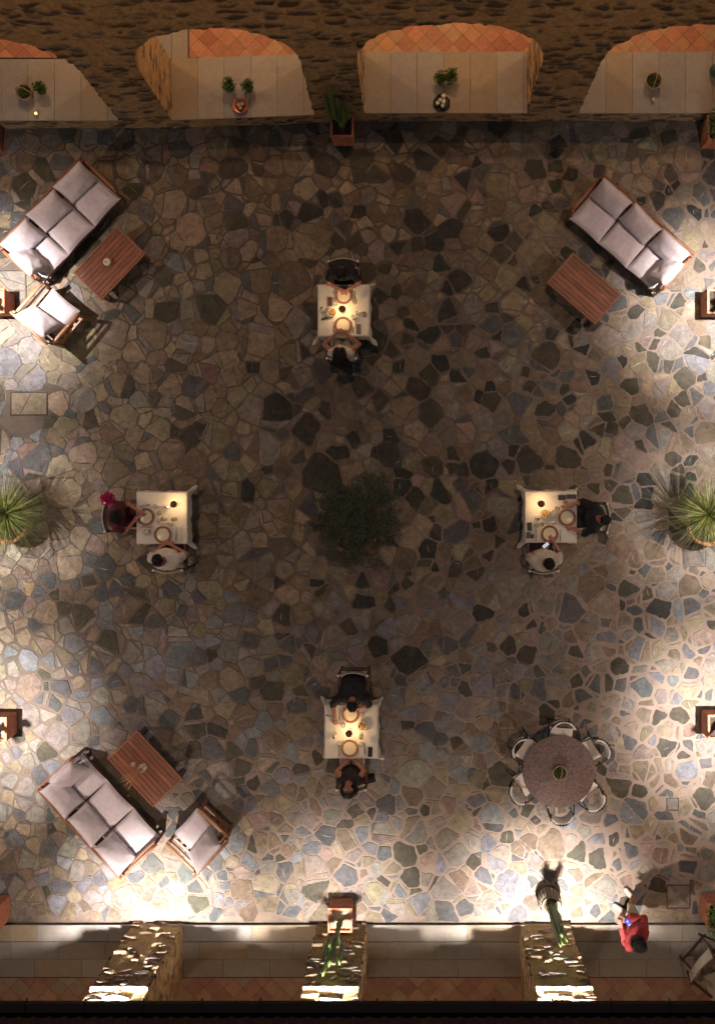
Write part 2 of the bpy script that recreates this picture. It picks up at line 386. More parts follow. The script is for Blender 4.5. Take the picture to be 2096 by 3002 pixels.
def stone(poly, col, rnd):
    if len(poly) < 3 or area(poly) < .0016: return
    cx = sum(p[0] for p in poly) / len(poly); cy = sum(p[1] for p in poly) / len(poly)
    for (qx, qy, hx, hy) in covers:
        if abs(cx - qx) < hx and abs(cy - qy) < hy: return
    if cy < YB + .10: return
    for (qx, qy, hx, hy) in covers:   # cut the stones round the covers
        if abs(cx - qx) < hx + .6 and abs(cy - qy) < hy + .6:
            if abs(cx - qx) - hx > abs(cy - qy) - hy:
                s_ = 1 if cx > qx else -1; poly = clip(poly, -s_, 0, -s_ * qx - hx - .012)
            else:
                s_ = 1 if cy > qy else -1; poly = clip(poly, 0, -s_, -s_ * qy - hy - .012)
            if len(poly) < 3: return
    # corner cutting, then jagged broken edges
    k = rnd
    q = []
    n = len(poly)
    for i in range(n):
        a = poly[i - 1]; b = poly[i]; c = poly[(i + 1) % n]
        t = k * rng.uniform(.3, 1.0)
        q.append((b[0] + (a[0] - b[0]) * t, b[1] + (a[1] - b[1]) * t)); q.append((b[0] + (c[0] - b[0]) * t, b[1] + (c[1] - b[1]) * t))
    out = []
    n = len(q)
    for i in range(n):
        a = q[i]; b = q[(i + 1) % n]
        L_ = math.hypot(b[0] - a[0], b[1] - a[1]); m = max(1, int(L_ / .035))
        for j in range(m):
            t = j / m; x = a[0] + (b[0] - a[0]) * t; y = a[1] + (b[1] - a[1]) * t
            w = noise.noise(Vector((x * 14, y * 14, 3.1))) * .022 + noise.noise(Vector((x * 34, y * 34, 1.1))) * .008 + rng.uniform(-.005, .005) + noise.noise(Vector((x * 4, y * 4, 8.1))) * .012
            dx, dy = x - cx, y - cy; dl = math.hypot(dx, dy) + 1e-6
            wx = noise.noise(Vector((x * 2.6, y * 2.6, 20.3))) * .045; wy = noise.noise(Vector((x * 2.6, y * 2.6, 41.7))) * .045
            out.append((x + dx / dl * w + wx, y + dy / dl * w + wy))
    b0 = col if isinstance(col, tuple) else PAL[col]
    v = rng.uniform(.82, 1.2)
    cc = tuple(max(.02, ch * v * rng.uniform(.94, 1.06)) for ch in b0)
    h = rng.uniform(.0, .005); tx, ty = rng.uniform(-.012, .012), rng.uniform(-.012, .012)
    n = len(out)
    top = [Vector((cx + (x - cx) * .985, cy + (y - cy) * .985, h + (x - cx) * tx + (y - cy) * ty)) for x, y in out]
    bot = [Vector((x, y, -.012)) for x, y in out]
    fs = [tuple(range(n))] + [(i, n + i, n + (i + 1) % n, (i + 1) % n) for i in range(n)]
    pav.add(top + bot, fs, cc)
    if rng.random() < .085 and len(poly) >= 3:     # a white quartz vein
        a = rng.uniform(0, PI); l = math.sqrt(area(poly)) * rng.uniform(.25, .5)
        d = Vector((math.cos(a), math.sin(a), 0)); nn = Vector((-d.y, d.x, 0)) * rng.uniform(.002, .005)
        p0 = Vector((cx, cy, h + .003)); pts = [p0 - d * l, p0 + nn * 3, p0 + d * l]
        ok = max(abs(tx), abs(ty)) * l + .003
        z = Vector((0, 0, ok))
        pav.add([pts[0] + z, pts[1] - nn + z, pts[2] + z, pts[1] + nn + z], [(0, 1, 2, 3)], (.55, .53, .48))
for i, (x, y, r, col) in enumerate(sites):
    if x < bx0 - .1 or x > bx1 + .1 or y < by0 - .1 or y > by1 + .1: continue
    # wide pale joints to the right and below, narrow ones top left
    px = (x - bx0) / (bx1 - bx0); py = (by1 - y) / (by1 - by0)
    wide = min(1, max(0, .10 + .55 * px + .42 * py + .5 * fieldval(x, y, .35, 5.3) - .12))
    gap = (.004 + .024 * wide) * rng.uniform(.4, 1.7)
    poly = [(x - .6, y - .6), (x + .6, y - .6), (x + .6, y + .6), (x - .6, y + .6)]
    for k in near(x, y, 1.0):
        if k == i: continue
        s = sites[k]; dx, dy = s[0] - x, s[1] - y; dd = math.hypot(dx, dy)
        if dd > 1.0 or dd < 1e-6: continue
        nx, ny = dx / dd, dy / dd
        off = (dd * dd + r * r - s[2] * s[2]) / (2 * dd)
        poly = clip(poly, nx, ny, nx * x + ny * y + off - gap)
        if len(poly) < 3: break
    if len(poly) < 3: continue
    poly = clip(poly, 0, -1, -by0 - .02); 
    if len(poly) < 3: continue
    if col is None:
        warm = fieldval(x, y, .25, 1.7)
        u = rng.random()
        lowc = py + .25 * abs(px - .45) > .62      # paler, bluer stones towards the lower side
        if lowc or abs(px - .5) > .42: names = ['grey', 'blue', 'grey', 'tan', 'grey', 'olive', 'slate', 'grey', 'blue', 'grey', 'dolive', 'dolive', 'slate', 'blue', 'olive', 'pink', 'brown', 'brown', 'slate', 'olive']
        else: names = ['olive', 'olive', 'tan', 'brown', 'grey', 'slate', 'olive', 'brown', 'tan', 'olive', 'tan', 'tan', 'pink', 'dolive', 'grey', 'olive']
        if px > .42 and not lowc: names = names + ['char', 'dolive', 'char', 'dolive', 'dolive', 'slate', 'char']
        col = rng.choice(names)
    rnd = .03 + .14 * wide
    if area(poly) > .05:
        cx0 = sum(p[0] for p in poly) / len(poly); cy0 = sum(p[1] for p in poly) / len(poly); rr = math.sqrt(area(poly) / PI)
        a0 = rng.uniform(0, 2 * PI); rest = []
        for q in range(rng.choice((0, 1, 2, 2, 3))):       # broken edges: chips split off a big slab
            a = a0 + q * rng.uniform(1.5, 2.4); nx, ny = math.cos(a), math.sin(a); d = nx * cx0 + ny * cy0 + rr * rng.uniform(.45, .85)
            rest.append(clip(poly, -nx, -ny, -d - gap)); poly = clip(poly, nx, ny, d - gap * .6)
            if len(poly) < 3: break
        for q in rest: stone(q, rng.choice(['olive', 'tan', 'grey', 'brown', 'slate', 'grey']), rnd)
        if len(poly) < 3: continue
    if area(poly) > .10 and rng.random() < .12:
        cx = sum(p[0] for p in poly) / len(poly) + rng.uniform(-.05, .05); cy = sum(p[1] for p in poly) / len(poly) + rng.uniform(-.05, .05)
        a = rng.uniform(0, PI); nx, ny = math.cos(a), math.sin(a); d = nx * cx + ny * cy
        stone(clip(poly, nx, ny, d - gap * .8), col, rnd)
        stone(clip(poly, -nx, -ny, -d - gap * .8), rng.choice(['olive', 'tan', 'grey', 'brown', 'slate']), rnd)
    else: stone(poly, col, rnd)
tag(pav.build('paving', M['paving']), kind='structure')

# inspection covers set in the paving
def cover(i, label, name='inspection_cover'):
    x, y, hx, hy = covers[i]
    t = thing(name, label, 'inspection cover', (x, y, 0), 0)
    f = MB()
    for sx in (-1, 1):
        f.box((sx * (hx - .012), 0, 0), (.008, hy * 2 - .02, .02)); f.box((0, sx * (hy - .012), 0), (hx * 2 - .04, .008, .018))
    f.build('frame', M['dark_steel'], t)
    p = MB(); rr = random.Random(i)
    q = [(-hx + .03, -hy + .03), (hx - .03, -hy + .03), (hx - .03, hy - .03), (-hx + .03, hy - .03)]
    for k in range(4):
        a = rr.uniform(0, PI); d = rr.uniform(-.1, .1); nx, ny = math.cos(a), math.sin(a)
        for sg in (1,):
            pc = clip(q, nx, ny, d - .008)
            q2 = clip(q, -nx, -ny, -d - .008)
            if len(pc) > 2 and area(pc) > .004: p.add([Vector((u, v, .004)) for u, v in pc], [tuple(range(len(pc)))], PAL[rr.choice(['grey', 'blue', 'pale', 'olive'])])
            q = q2
            if len(q) < 3: break
        if len(q) < 3: break
    if len(q) > 2: p.add([Vector((u, v, .004)) for u, v in q], [tuple(range(len(q)))], PAL['grey'])
    p.build('paved_lid', M['paving'], t)
cover(0, 'paved rectangular inspection cover by the left edge, above the spiky plant')
cover(1, 'square paved inspection cover beside the spiky plant on the right')
cover(2, 'smallest square inspection cover, below right of the round table')
cover(3, 'square paved inspection cover between the walking person and the corner planter')
cover(4, 'square paved inspection cover between the upper left sofa and its planter')
cover(5, 'square paved inspection cover just right of the upper right sofa')

# ------------------------------------------------------------------ rubble walls with arches
def rub(s, z, sd):
    """height and colour of rubble masonry at (s, z): stones lie flat, in rough courses"""
    w = noise.noise(Vector((s * 1.1, z * 1.3, sd))) * .18
    u = s * 3.4 + w * 2 + noise.noise(Vector((s * 5, z * 5, sd + 4))) * .35; v = (z + w * .25) * 10.0 + noise.noise(Vector((s * 4, z * 6, sd + 9))) * .5
    d, p = noise.voronoi(Vector((u, v, sd * 3.3)), distance_metric='DISTANCE', exponent=2.5)
    e = d[1] - d[0]
    rnd = noise.cell(p[0] * 13.7 + Vector((.1, .2, .3)))
    rnd = rnd - math.floor(rnd)
    rnd2 = noise.cell(p[0] * 7.1 + Vector((5.1, .7, .3))); rnd2 -= math.floor(rnd2)
    return e, rnd, rnd2
MORT = (.36, .235, .12); SCB = 1.0
SC = [(.055, .036, .032), (.065, .045, .035), (.12, .10, .085), (.13, .09, .06), (.085, .06, .06), (.18, .13, .085), (.07, .05, .035)]
def rubcol(s, z, sd, cover_=.35, pale=1.0):
    e, a, b = rub(s, z, sd)
    on = a > cover_ + .38 * noise.noise(Vector((s * .55, z * .8, sd + 2)))
    k = min(1, max(0, (e - .10) / .16)) if on else 0.0
    c = SC[int(b * 6.99)]
    return tuple((MORT[i] * (1 - k) + c[i] * k * SCB) * pale for i in range(3)), k * (.5 + .5 * b)
LOWZ = 99
def p_top(s_, z_): return z_ > LOWZ
def surf(mb, fn, nfn, us, vs, sd, amp, cover_=.35, sz=None, pale=1.0):
    """fn(u,v)->point, nfn(u,v)->normal; sz(u,v)->masonry coordinates"""
    base = len(mb.v); nu = len(us); cols = []
    for v in vs:
        for u in us:
            s_, z_ = sz(u, v) if sz else (u, v)
            c, h = rubcol(s_, z_, sd, cover_, pale)
            if p_top(s_, z_): h = 0
            elif LOWZ < 9 and z_ > 2.15: h *= .55
            r2 = noise.noise(Vector((s_ * 2.2, z_ * 2.2, sd))) * .012 + noise.noise(Vector((s_ * 30, z_ * 34, sd))) * .004
            p = Vector(fn(u, v)) + Vector(nfn(u, v)) * (h * amp + r2)
            mb.v.append(tuple(p)); cols.append(c)
    mb.vc = getattr(mb, 'vc', []); mb.vc += [(base + i, c) for i, c in enumerate(cols)]
    for j in range(len(vs) - 1):
        for i in range(nu - 1):
            mb.f.append((base + j * nu + i, base + j * nu + i + 1, base + (j + 1) * nu + i + 1, base + (j + 1) * nu + i)); mb.c.append(None); mb.sm.append(True)
def build_vc(mb, name, m, parent=None):
    me = bpy.data.meshes.new(name); me.from_pydata(mb.v, [], mb.f); me.polygons.foreach_set('use_smooth', mb.sm)
    arr = np.full((len(mb.v), 4), .2, dtype=np.float32); arr[:, 3] = 1; arr[:, :3] = MORT
    for i, c in getattr(mb, 'vc', []): arr[i, :3] = c
    at = me.color_attributes.new('Col', 'FLOAT_COLOR', 'POINT'); at.data.foreach_set('color', arr.ravel())
    return link(name, me, m, parent)
def lin(a, b, step):
    n = max(1, int(round(abs(b - a) / step))); return [a + (b - a) * i / n for i in range(n + 1)]
SPR, RISE, WTOP, WT = 2.25, 1.12, 5.0, 1.0
def archz(s, a, b, spr=SPR, rise=RISE):
    t = (s - (a + b) / 2) / ((b - a) / 2); t = max(-1, min(1, t))
    return spr + rise * (1 - abs(t) ** 2.3) ** .5
def arcade(T, openings, s0, s1, sill, step, sd, amp, top=WTOP, cover_=.35, ragged=.0, back_step=.12):
    """T(s, d, z): wall coordinates to world (d = depth into the wall, negative = towards the yard)"""
    mb = MB()
    e = 1e-3
    def nrm(ds, dd, dz):
        def f(u, v):
            o = Vector(T(0, 0, 0)); return (Vector(T(ds, dd, dz)) - o)
        q = (Vector(T(ds, dd, dz)) - Vector(T(0, 0, 0))); return lambda u, v: q
    edges = [s0]
    for a, b in openings: edges += [a, b]
    edges.append(s1)
    rg = lambda s: (noise.noise(Vector((s * 7, sd, 1.2))) * .04 + noise.noise(Vector((s * 19, sd, 2.2))) * .025) * (1 if ragged else 0)
    for i in range(0, len(edges), 2):           # piers
        a, b = edges[i], edges[i + 1]
        surf(mb, lambda u, v: T(u, 0, v), nrm(0, -1, 0), lin(a, b, step), lin(-.02, top, step), sd, amp, cover_)
    for a, b in openings:
        n = int((b - a) / step)
        us = [a + (b - a) * i / n for i in range(n + 1)]
        # denser columns near the springing, where the arch curve is steep
        us = sorted(set([a + (b - a) * (.5 - .5 * math.cos(PI * i / n)) for i in range(n + 1)]))
        vs = [i / max(4, int((top - SPR - RISE) / step * 1.3)) for i in range(max(4, int((top - SPR - RISE) / step * 1.3)) + 1)]
        zz = lambda u, v: (archz(u, a, b) + rg(u)) * (1 - v) + top * v
        surf(mb, lambda u, v: T(u, 0, zz(u, v)), nrm(0, -1, 0), us, vs, sd, amp, cover_, lambda u, v: (u, zz(u, v)))
        if sill > .2:
            surf(mb, lambda u, v: T(u, 0, v), nrm(0, -1, 0), lin(a, b, step), lin(-.02, sill - .03, step), sd, amp, cover_)
        # jambs and soffit
        ds = lin(0, WT, step * 1.3)
        surf(mb, lambda u, v: T(a, u, v), nrm(1, 0, 0), ds, lin(sill - .03, SPR, step * 1.2), sd + 3, amp * .7, .5, lambda u, v: (u, v), 1.45)
        surf(mb, lambda u, v: T(b, u, v), nrm(-1, 0, 0), ds, lin(sill - .03, SPR, step * 1.2), sd + 5, amp * .7, .5, lambda u, v: (u, v), 1.45)
        surf(mb, lambda u, v: T(v, u, archz(v, a, b) + (rg(v) if u < .3 else 0)), nrm(0, 0, -1), ds, us, sd + 7, amp * .3, .5, lambda u, v: (u, v))
    for i in range(0, len(edges), 2):           # back faces
        a, b = edges[i], edges[i + 1]
        surf(mb, lambda u, v: T(u, WT, v), nrm(0, 1, 0), lin(a, b, back_step), lin(-.02, top, back_step), sd, amp * .3, .9)
    for a, b in openings:
        us = [a + (b - a) * (.5 - .5 * math.cos(PI * i / 24)) for i in range(25)]
        surf(mb, lambda u, v: T(u, WT, archz(u, a, b) * (1 - v) + top * v), nrm(0, 1, 0), us, [0, .25, .5, .75, 1], sd, amp * .3, .9)
    surf(mb, lambda u, v: T(u, v, top), nrm(0, 0, 1), lin(s0, s1, .3), lin(0, WT, .3), sd, .01, .9)
    return mb
Ttop = lambda s, d, z: (s, YT + d + wallshift(s), z)
topop = [(-9.1, -5.18), (-4.27, -1.75), (-.89, 1.98), (2.88, 5.75)]
w = thing('arcade_wall', 'ochre rubble stone wall pierced by wide arches along the top of the courtyard', 'wall', (0, 0, 0))
wm = arcade(Ttop, topop, -9.6, 6.7, .40, .028, 1.0, .035, cover_=.40, ragged=1)
build_vc(wm, 'masonry', M['wall'], w)
Tbot = lambda s, d, z: (s, YB - d, z)
botop = [(-8.3, -5.04), (-4.15, -1.74), (-.87, 1.89), (2.77, 5.55)]
wb = thing('arcade_wall', 'rubble stone arcade whose lamplit piers rise from the bottom terrace', 'wall', (0, 0, 0))
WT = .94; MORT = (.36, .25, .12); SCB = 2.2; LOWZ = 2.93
wm = arcade(Tbot, botop, -9.4, 6.5, .10, .018, 21.0, .052, cover_=.50, ragged=0)
# impost ledges on the piers
def ledge(mb, a, b):
    vs = []
    n = 44
    for j, (dz, dd) in enumerate(((0, -.01), (0.0, -.055), (.045, -.06), (.05, -.055), (.055, .01))):
        for i in range(n + 1):
            s = a - .0 + (b - a) * i / n
            r = noise.noise(Vector((s * 8, j * .7, 3))) * .012
            vs.append(Vector(Tbot(s, dd + r * (1 if dd < 0 else 0), 2.10 + dz + r * .6)))
    fs = [(j * (n + 1) + i, j * (n + 1) + i + 1, (j + 1) * (n + 1) + i + 1, (j + 1) * (n + 1) + i) for j in range(4) for i in range(n)]
    base = len(mb.v); mb.add(vs, fs, None, True); mb.vc += [(base + i, (.30, .23, .15)) for i in range(len(vs))]
for a, b in ((-5.04, -4.15), (-1.74, -.87), (1.89, 2.77)): ledge(wm, a, b)
build_vc(wm, 'masonry', M['wall'], wb)
WT = .9; SCB = 1.0; LOWZ = 99; MORT = (.26, .175, .095)
for nm, X, sg, lab, ops in (('left', XL, -1, 'rubble stone arcade wall just beyond the left side of the courtyard', [(-7.0, -4.75), (-3.8, -.95), (-.05, 2.75), (3.7, 5.9)]),
                            ('right', XR, 1, 'rubble stone arcade wall just beyond the right side of the courtyard', [(-7.0, -4.75), (-3.8, -.95), (-.05, 2.75), (3.7, 5.9)])):
    ws = thing('arcade_wall', lab, 'wall', (0, 0, 0))
    wm = arcade((lambda X, sg: (lambda s, d, z: (X + sg * d, s, z)))(X, sg), ops, YB + .02, YT - .02, .1, .07, 31.0 + X, .04, top=4.6)
    build_vc(wm, 'masonry', M['wall'], ws)
WT = 1.0

# slabs, terracotta floors
def tiles(mb, x0, x1, y0, y1, sx, sy, z, gap, cols, rg_, yoff=None, stagger=False):
    ny = int(round((y1 - y0) / sy))
    for j in range(ny):
        off = (sx * .5 if (stagger and j % 2) else 0)
        x = x0 - off
        while x < x1 - .01:
            a, b = max(x, x0), min(x + sx, x1)
            if b - a > .03:
                c = rg_.choice(cols); v = rg_.uniform(.92, 1.08); c = tuple(q * v for q in c)
                ya, yb = y0 + j * (y1 - y0) / ny + gap, y0 + (j + 1) * (y1 - y0) / ny - gap
                o = yoff or (lambda q: 0)
                t = rg_.uniform(0, .003)
                P = [(a + gap, ya + o(a)), (b - gap, ya + o(b)), (b - gap, yb + o(b)), (a + gap, yb + o(a))]
                vs = [Vector((p[0], p[1], z + t)) for p in P] + [Vector((p[0], p[1], z - .03)) for p in P]
                mb.add(vs, [(0, 1, 2, 3), (0, 4, 5, 1), (1, 5, 6, 2), (2, 6, 7, 3), (3, 7, 4, 0)], c)
            x += sx
LIME = [(.36, .32, .28), (.355, .31, .255), (.34, .31, .285), (.36, .325, .28), (.375, .30, .215), (.33, .30, .28), (.35, .315, .275)]
TERR = [(.46, .20, .115), (.50, .225, .12), (.44, .18, .105), (.46, .27, .145), (.45, .205, .115), (.42, .165, .10), (.49, .245, .13)]
r1 = random.Random(3)
# parapet top of the upper arcade
sl = MB()
for a, b in topop: tiles(sl, a + .005, b - .005, YT - .03, YT + 1.05, .465, 1.08, .40, .003, LIME, r1, wallshift)
tag(sl.build('parapet_slabs', M['slab']), 'limestone slabs capping the parapet below the upper arches', 'slabs', kind='structure')
fl = MB()
fl.box((-1.5, YT + 2.4, .19), (17, 3.6, .36)); tag(fl.build('arcade_floor_base', M['mortar']), kind='structure')
def diag(mb, x0, x1, y0, y1, s, z, cols, rg_, gap=.004):
    h = s / math.sqrt(2)
    ni = int((x1 - x0) / h) + 2; nj = int((y1 - y0) / h) + 2
    for i in range(-1, ni):
        for j in range(-1, nj):
            if (i + j) % 2: continue
            cx, cy = x0 + i * h, y0 + j * h; q = h - gap
            poly = [(cx - q, cy), (cx, cy - q), (cx + q, cy), (cx, cy + q)]
            poly = clip(poly, 1, 0, x1) if poly else poly
            for (nx, ny, d) in ((-1, 0, -x0), (0, 1, y1), (0, -1, -y0)):
                if len(poly) > 2: poly = clip(poly, nx, ny, d)
            if len(poly) < 3 or area(poly) < 1e-4: continue
            c = rg_.choice(cols); v = rg_.uniform(.9, 1.1); c = tuple(k * v for k in c)
            mb.add([Vector((p[0], p[1], z + rg_.uniform(0, .002))) for p in poly], [tuple(range(len(poly)))], c)
tf = MB(); diag(tf, -9.5, -5.2, YT + .95, YT + 2.6, .235, .385, TERR, r1)
diag(tf, S(555, 100, .4).x, -1.0, YT + .95, YT + 2.6, .235, .385, TERR, r1)
diag(tf, -.98, 2.2, YT + 1.02, YT + 1.6, .235, .385, TERR, r1)
diag(tf, 2.2, 6.6, YT + 1.02, YT + 2.6, .235, .385, TERR, r1)
tag(tf.build('terracotta_floor', M['terracotta_floor']), kind='structure')
sl = MB(); tiles(sl, -5.2, S(552, 100, .4).x - .005, YT + .93, YT + 2.6, .47, .56, .384, .004, LIME, r1)
tiles(sl, -.98, 2.2, YT + 1.63, YT + 2.6, .47, .5, .384, .004, LIME, r1)
tag(sl.build('walkway_slabs', M['slab']), kind='structure')
# lower arcade
lb = MB(); lb.box((-1.5, YB - 2.25, .02), (17, 4.46, .12)); tag(lb.build('terrace_base', M['mortar']), kind='structure')
sl = MB()
tiles(sl, -9.3, 6.4, YB - .28, YB + .012, 1.28, .29, .10, .003, LIME, r1)
tiles(sl, -9.3, 6.4, YB - .92, YB - .29, .84, .315, .10, .003, LIME, r1, stagger=True)
tag(sl.build('terrace_slabs', M['slab']), kind='structure')
tf = MB(); diag(tf, -9.3, 6.4, YB - 4.4, YB - .93, .245, .10, [(q[0] * .85, q[1] * 1.02 + .01, q[2] * 1.2 + .02) for q in TERR], r1)
tag(tf.build('terracotta_floor', M['terracotta_floor']), kind='structure')
# inner walls and ceilings behind the arcades
iw = MB(); iw.box((-1.5, YT + 4.3, 2.5), (17, .2, 5)); tag(iw.build('inner_wall', M['plaster']), 'plastered inner wall behind the upper arcade', 'wall')
iw = MB(); iw.box((-1.5, YB - 4.5, 2.0), (17, .2, 4)); tag(iw.build('inner_wall', M['plaster']), 'plastered inner wall behind the lower arcade', 'wall')
cl = MB(); cl.box((-1.5, YT + 2.65, 3.95), (17, 3.2, .12)); tag(cl.build('ceiling', M['plaster']), kind='structure')

# roof over the lower arcade
rt = thing('tiled_roof', 'unlit ribbed tile roof with dark gutter along the bottom edge', 'roof', (0, 0, 0))
ez = 3.3; eY = -(2938 - NY) / S0 * (H - ez) / H
rf = MB()
pitch = .215; n = int(17 / pitch)
def roofpt(u, v):
    x = -10 + 17 * u; y = eY - .14 - v * 4.6
    z = ez + .10 + v * 1.35 + .05 * abs(math.sin(PI * x / pitch)) - (.03 * ((v * 12) % 1))
    return Vector((x, y, z))
rf.grid(roofpt, n * 8, 36); rf.build('tiles', M['rooftile'], rt)
gt = MB()
gt.box((-1.5, eY - .06, ez + .01), (17, .12, .05)); gt.box((-1.5, eY - .05, ez - .03), (17, .05, .10))
gt.box((-1.5, eY - .35, ez - .03), (17, .5, .04))
gt.build('gutter', M['gutter'], rt)
for k in range(18):
    x = (162 + 171.5 * k - 600 - NX) / S0 * (H - ez) / H
    b = MB(); b.box((x, eY + .012, ez - .01), (.022, .024, .09), taper=.4); b.box((x, eY - .05, ez + .06), (.02, .10, .02)); b.build('gutter_bracket', M['gutter'], rt)
rt2 = thing('tiled_roof', 'tile roof above the upper arcade, beyond the picture edge', 'roof', (0, 0, 0))
rf = MB(); rf.grid(lambda u, v: Vector((-10 + 17 * u, YT + .05 + v * 4.6, 5.03 + v * 1.3 + .05 * abs(math.sin(PI * (-10 + 17 * u) / pitch)))), n * 4, 8); rf.build('tiles', M['rooftile'], rt2)

# ------------------------------------------------------------------ furniture
def cushion_mb(w, d, h, seed=0, puff=1.0, n=18, sag=0.0, edge=.35):
    mb = MB(); rr = random.Random(seed); ph = [rr.uniform(0, 6) for _ in range(6)]
    def P(u, v, sgn):
        x = (u * 2 - 1); y = (v * 2 - 1)
        x = math.copysign(abs(x) ** .8, x); y = math.copysign(abs(y) ** .8, y)
        k = max(0, (1 - abs(x) ** 4) * (1 - abs(y) ** 4))
        z = sgn * h / 2 * (k ** edge)
        z *= 1 + puff * .16 * (1 - x * x) * (1 - y * y)
        pin = 1 - .06 * (1 - abs(x) ** 2) - 0 * y            # edges pulled in between the corners
        piny = 1 - .045 * (1 - abs(y) ** 2)
        wr = noise.noise(Vector((x * 2.1 + ph[0], y * 2.1 + ph[1], ph[2]))) * .014 + noise.noise(Vector((x * 5 + ph[3], y * 2.5, ph[4]))) * .009
        r = math.hypot(abs(x) - 1, abs(y) - 1)
        wr += .004 * math.sin(9 * math.atan2(abs(y) - 1, abs(x) - 1) + ph[5]) * math.exp(-r * 3) * 2
        z += sgn * wr * (k ** .5) - sag * (1 - x * x) * (1 - y * y)
        return Vector((x * w / 2 * piny, y * d / 2 * pin, z))
    mb.grid(lambda u, v: P(u, v, 1), n, n); mb.grid(lambda u, v: P(1 - u, v, -1), n, n)
    return mb
def piping_mb(w, d):
    mb = MB(); pts = []
    for i in range(48):
        t = i / 48 * 4; k = int(t); f = t - k
        x, y = [(-1 + 2 * f, -1), (1, -1 + 2 * f), (1 - 2 * f, 1), (-1, 1 - 2 * f)][k]
        pts.append(Vector((x * w / 2 * (1 - .045 * (1 - y * y)), y * d / 2 * (1 - .06 * (1 - x * x)), 0)))
    mb.tube(pts, .006, 6, closed=True); return mb
def cushion(parent, name, w, d, h, loc, rot=(0, 0, 0), seed=0, puff=1.0, sag=0.0, piping=True):
    o = cushion_mb(w, d, h, seed, puff, sag=sag).build(name, M['cushion'], parent)
    o.location = loc; o.rotation_euler = rot
    if piping:
        piping_mb(w, d).build('piping', M['piping'], o)
    return o
def seat_frame(t, W_, D_, zt, za, zb, mt, arm_drop=True, slats=5):
    """teak frame: legs, rails, arms, raked back"""
    hw, hd = W_ / 2, D_ / 2
    for sx in (-1, 1):
        for sy, ht in ((-1, za), (1, zb)):
            b = MB(); b.bar((sx * (hw - .03), sy * (hd - .03), 0), (sx * (hw - .03), sy * (hd - .03) + (.0 if sy < 0 else .03), ht - .02), .05, .05)
            b.build('leg', mt, t, bevel=.006)
    b = MB()
    b.box((0, -hd + .03, .24), (W_ - .1, .035, .09)); b.box((0, hd - .05, .24), (W_ - .1, .035, .09))
    for sx in (-1, 1): b.box((sx * (hw - .03), 0, .24), (.035, D_ - .1, .09))
    k = int(D_ / .12)
    for i in range(k): b.box((0, -hd + .09 + i * (D_ - .18) / (k - 1), .262), (W_ - .09, .06, .018))
    b.build('seat_base', mt, t, bevel=.004)
    for sx in (-1, 1):
        b = MB()
        b.tube([(sx * (hw - .012), -hd + .0, za - .03), (sx * (hw - .008), -hd + .10, za), (sx * (hw - .008), hd - .05, za + .012), (sx * (hw - .02), hd + .02, za + .01)], [.022, .03, .03, .024], 10, flat=.6)
        b.build('armrest', mt, t)
        b = MB(); b.box((sx * (hw - .03), 0, .45), (.02, D_ - .12, .05)); b.build('side_rail', mt, t, bevel=.003)
    b = MB()
    b.tube([(-hw + .0, hd + .03, zb), (-hw / 2, hd + .035, zb + .01), (hw / 2, hd + .035, zb + .01), (hw - .0, hd + .03, zb)], .024, 10, flat=.9)
    for i in range(slats):
        z = .32 + i * (zb - .38) / slats
        b.box((0, hd + .0 + .03 * (z - .3), z), (W_ - .09, .018, .05))
    b.build('back_frame', mt, t, bevel=0)
def make_sofa(label, pos, rot, pillow, mt):
    t = thing('sofa', label, 'sofa', (pos.x, pos.y, .0), rot, 'three seat teak sofas with pale cushions')
    W_, D_ = 2.11, .75
    seat_frame(t, W_, D_, .42, .60, .72, mt)
    cw = (W_ - .10) / 3
    for i in range(3):
        x = -W_ / 2 + .05 + cw * (i + .5)
        cushion(t, 'seat_cushion', cw - .006, .72, .15, (x, -.045, .345), (0, 0, R(random.uniform(-.8, .8))), i + 10, .6)
    for i in range(3):
        x = -W_ / 2 + .05 + cw * (i + .5)
        sh = (.0 if (i != (0 if pillow < 0 else 2)) else -pillow * .00)
        cushion(t, 'back_cushion', cw - .03, .46, .17, (x + sh, .225, .62), (R(56 + random.uniform(-4, 4)), R(random.uniform(-3, 3)), R(random.uniform(-5, 5))), i + 20, 2.0)
    if pillow:
        cushion(t, 'side_cushion', .52, .46, .18, (pillow * (W_ / 2 - .19), -.10, .60), (R(52), 0, R(-90 * pillow + random.uniform(-4, 4))), 33, 1.5)
    return t
def P2(p, z=0): return Vector((p.x, p.y, z))
sA = c3(595, 655, .45); sB = c4(858, 628, .45); sC = cB(668, 715, .45)
make_sofa('three seat teak sofa in the upper left, side pillow at its lower arm', sA, R(47.3), -1, M['teak'])
make_sofa('three seat teak sofa on the right side, beside the bare coffee table', sB, R(-41.0), 1, M['teak'])
make_sofa('three seat teak sofa in the lower left, beside the table with dried stems', sC, R(133), 1, M['teak'])
def make_armchair(label, pos, rot):
    t = thing('armchair', label, 'armchair', (pos.x, pos.y, 0), rot, 'teak armchairs with pale cushions')
    seat_frame(t, .84, .70, .42, .58, .74, M['teak_light'], slats=4)
    cushion(t, 'seat_cushion', .62, .62, .14, (0, -.06, .35), (0, 0, R(1)), 41, .6)
    cushion(t, 'back_cushion', .64, .48, .18, (.01, .20, .62), (R(50), 0, R(5)), 42, 2.0)
    return t
aA = c3(478, 1515, .45); aC = cB(1300, 880, .45)
make_armchair('teak armchair with pale cushions below the upper left sofa, its back to the left planter', aA, R(139))
make_armchair('teak armchair with pale cushions in the lower left, right of the sofa', aC, R(226))
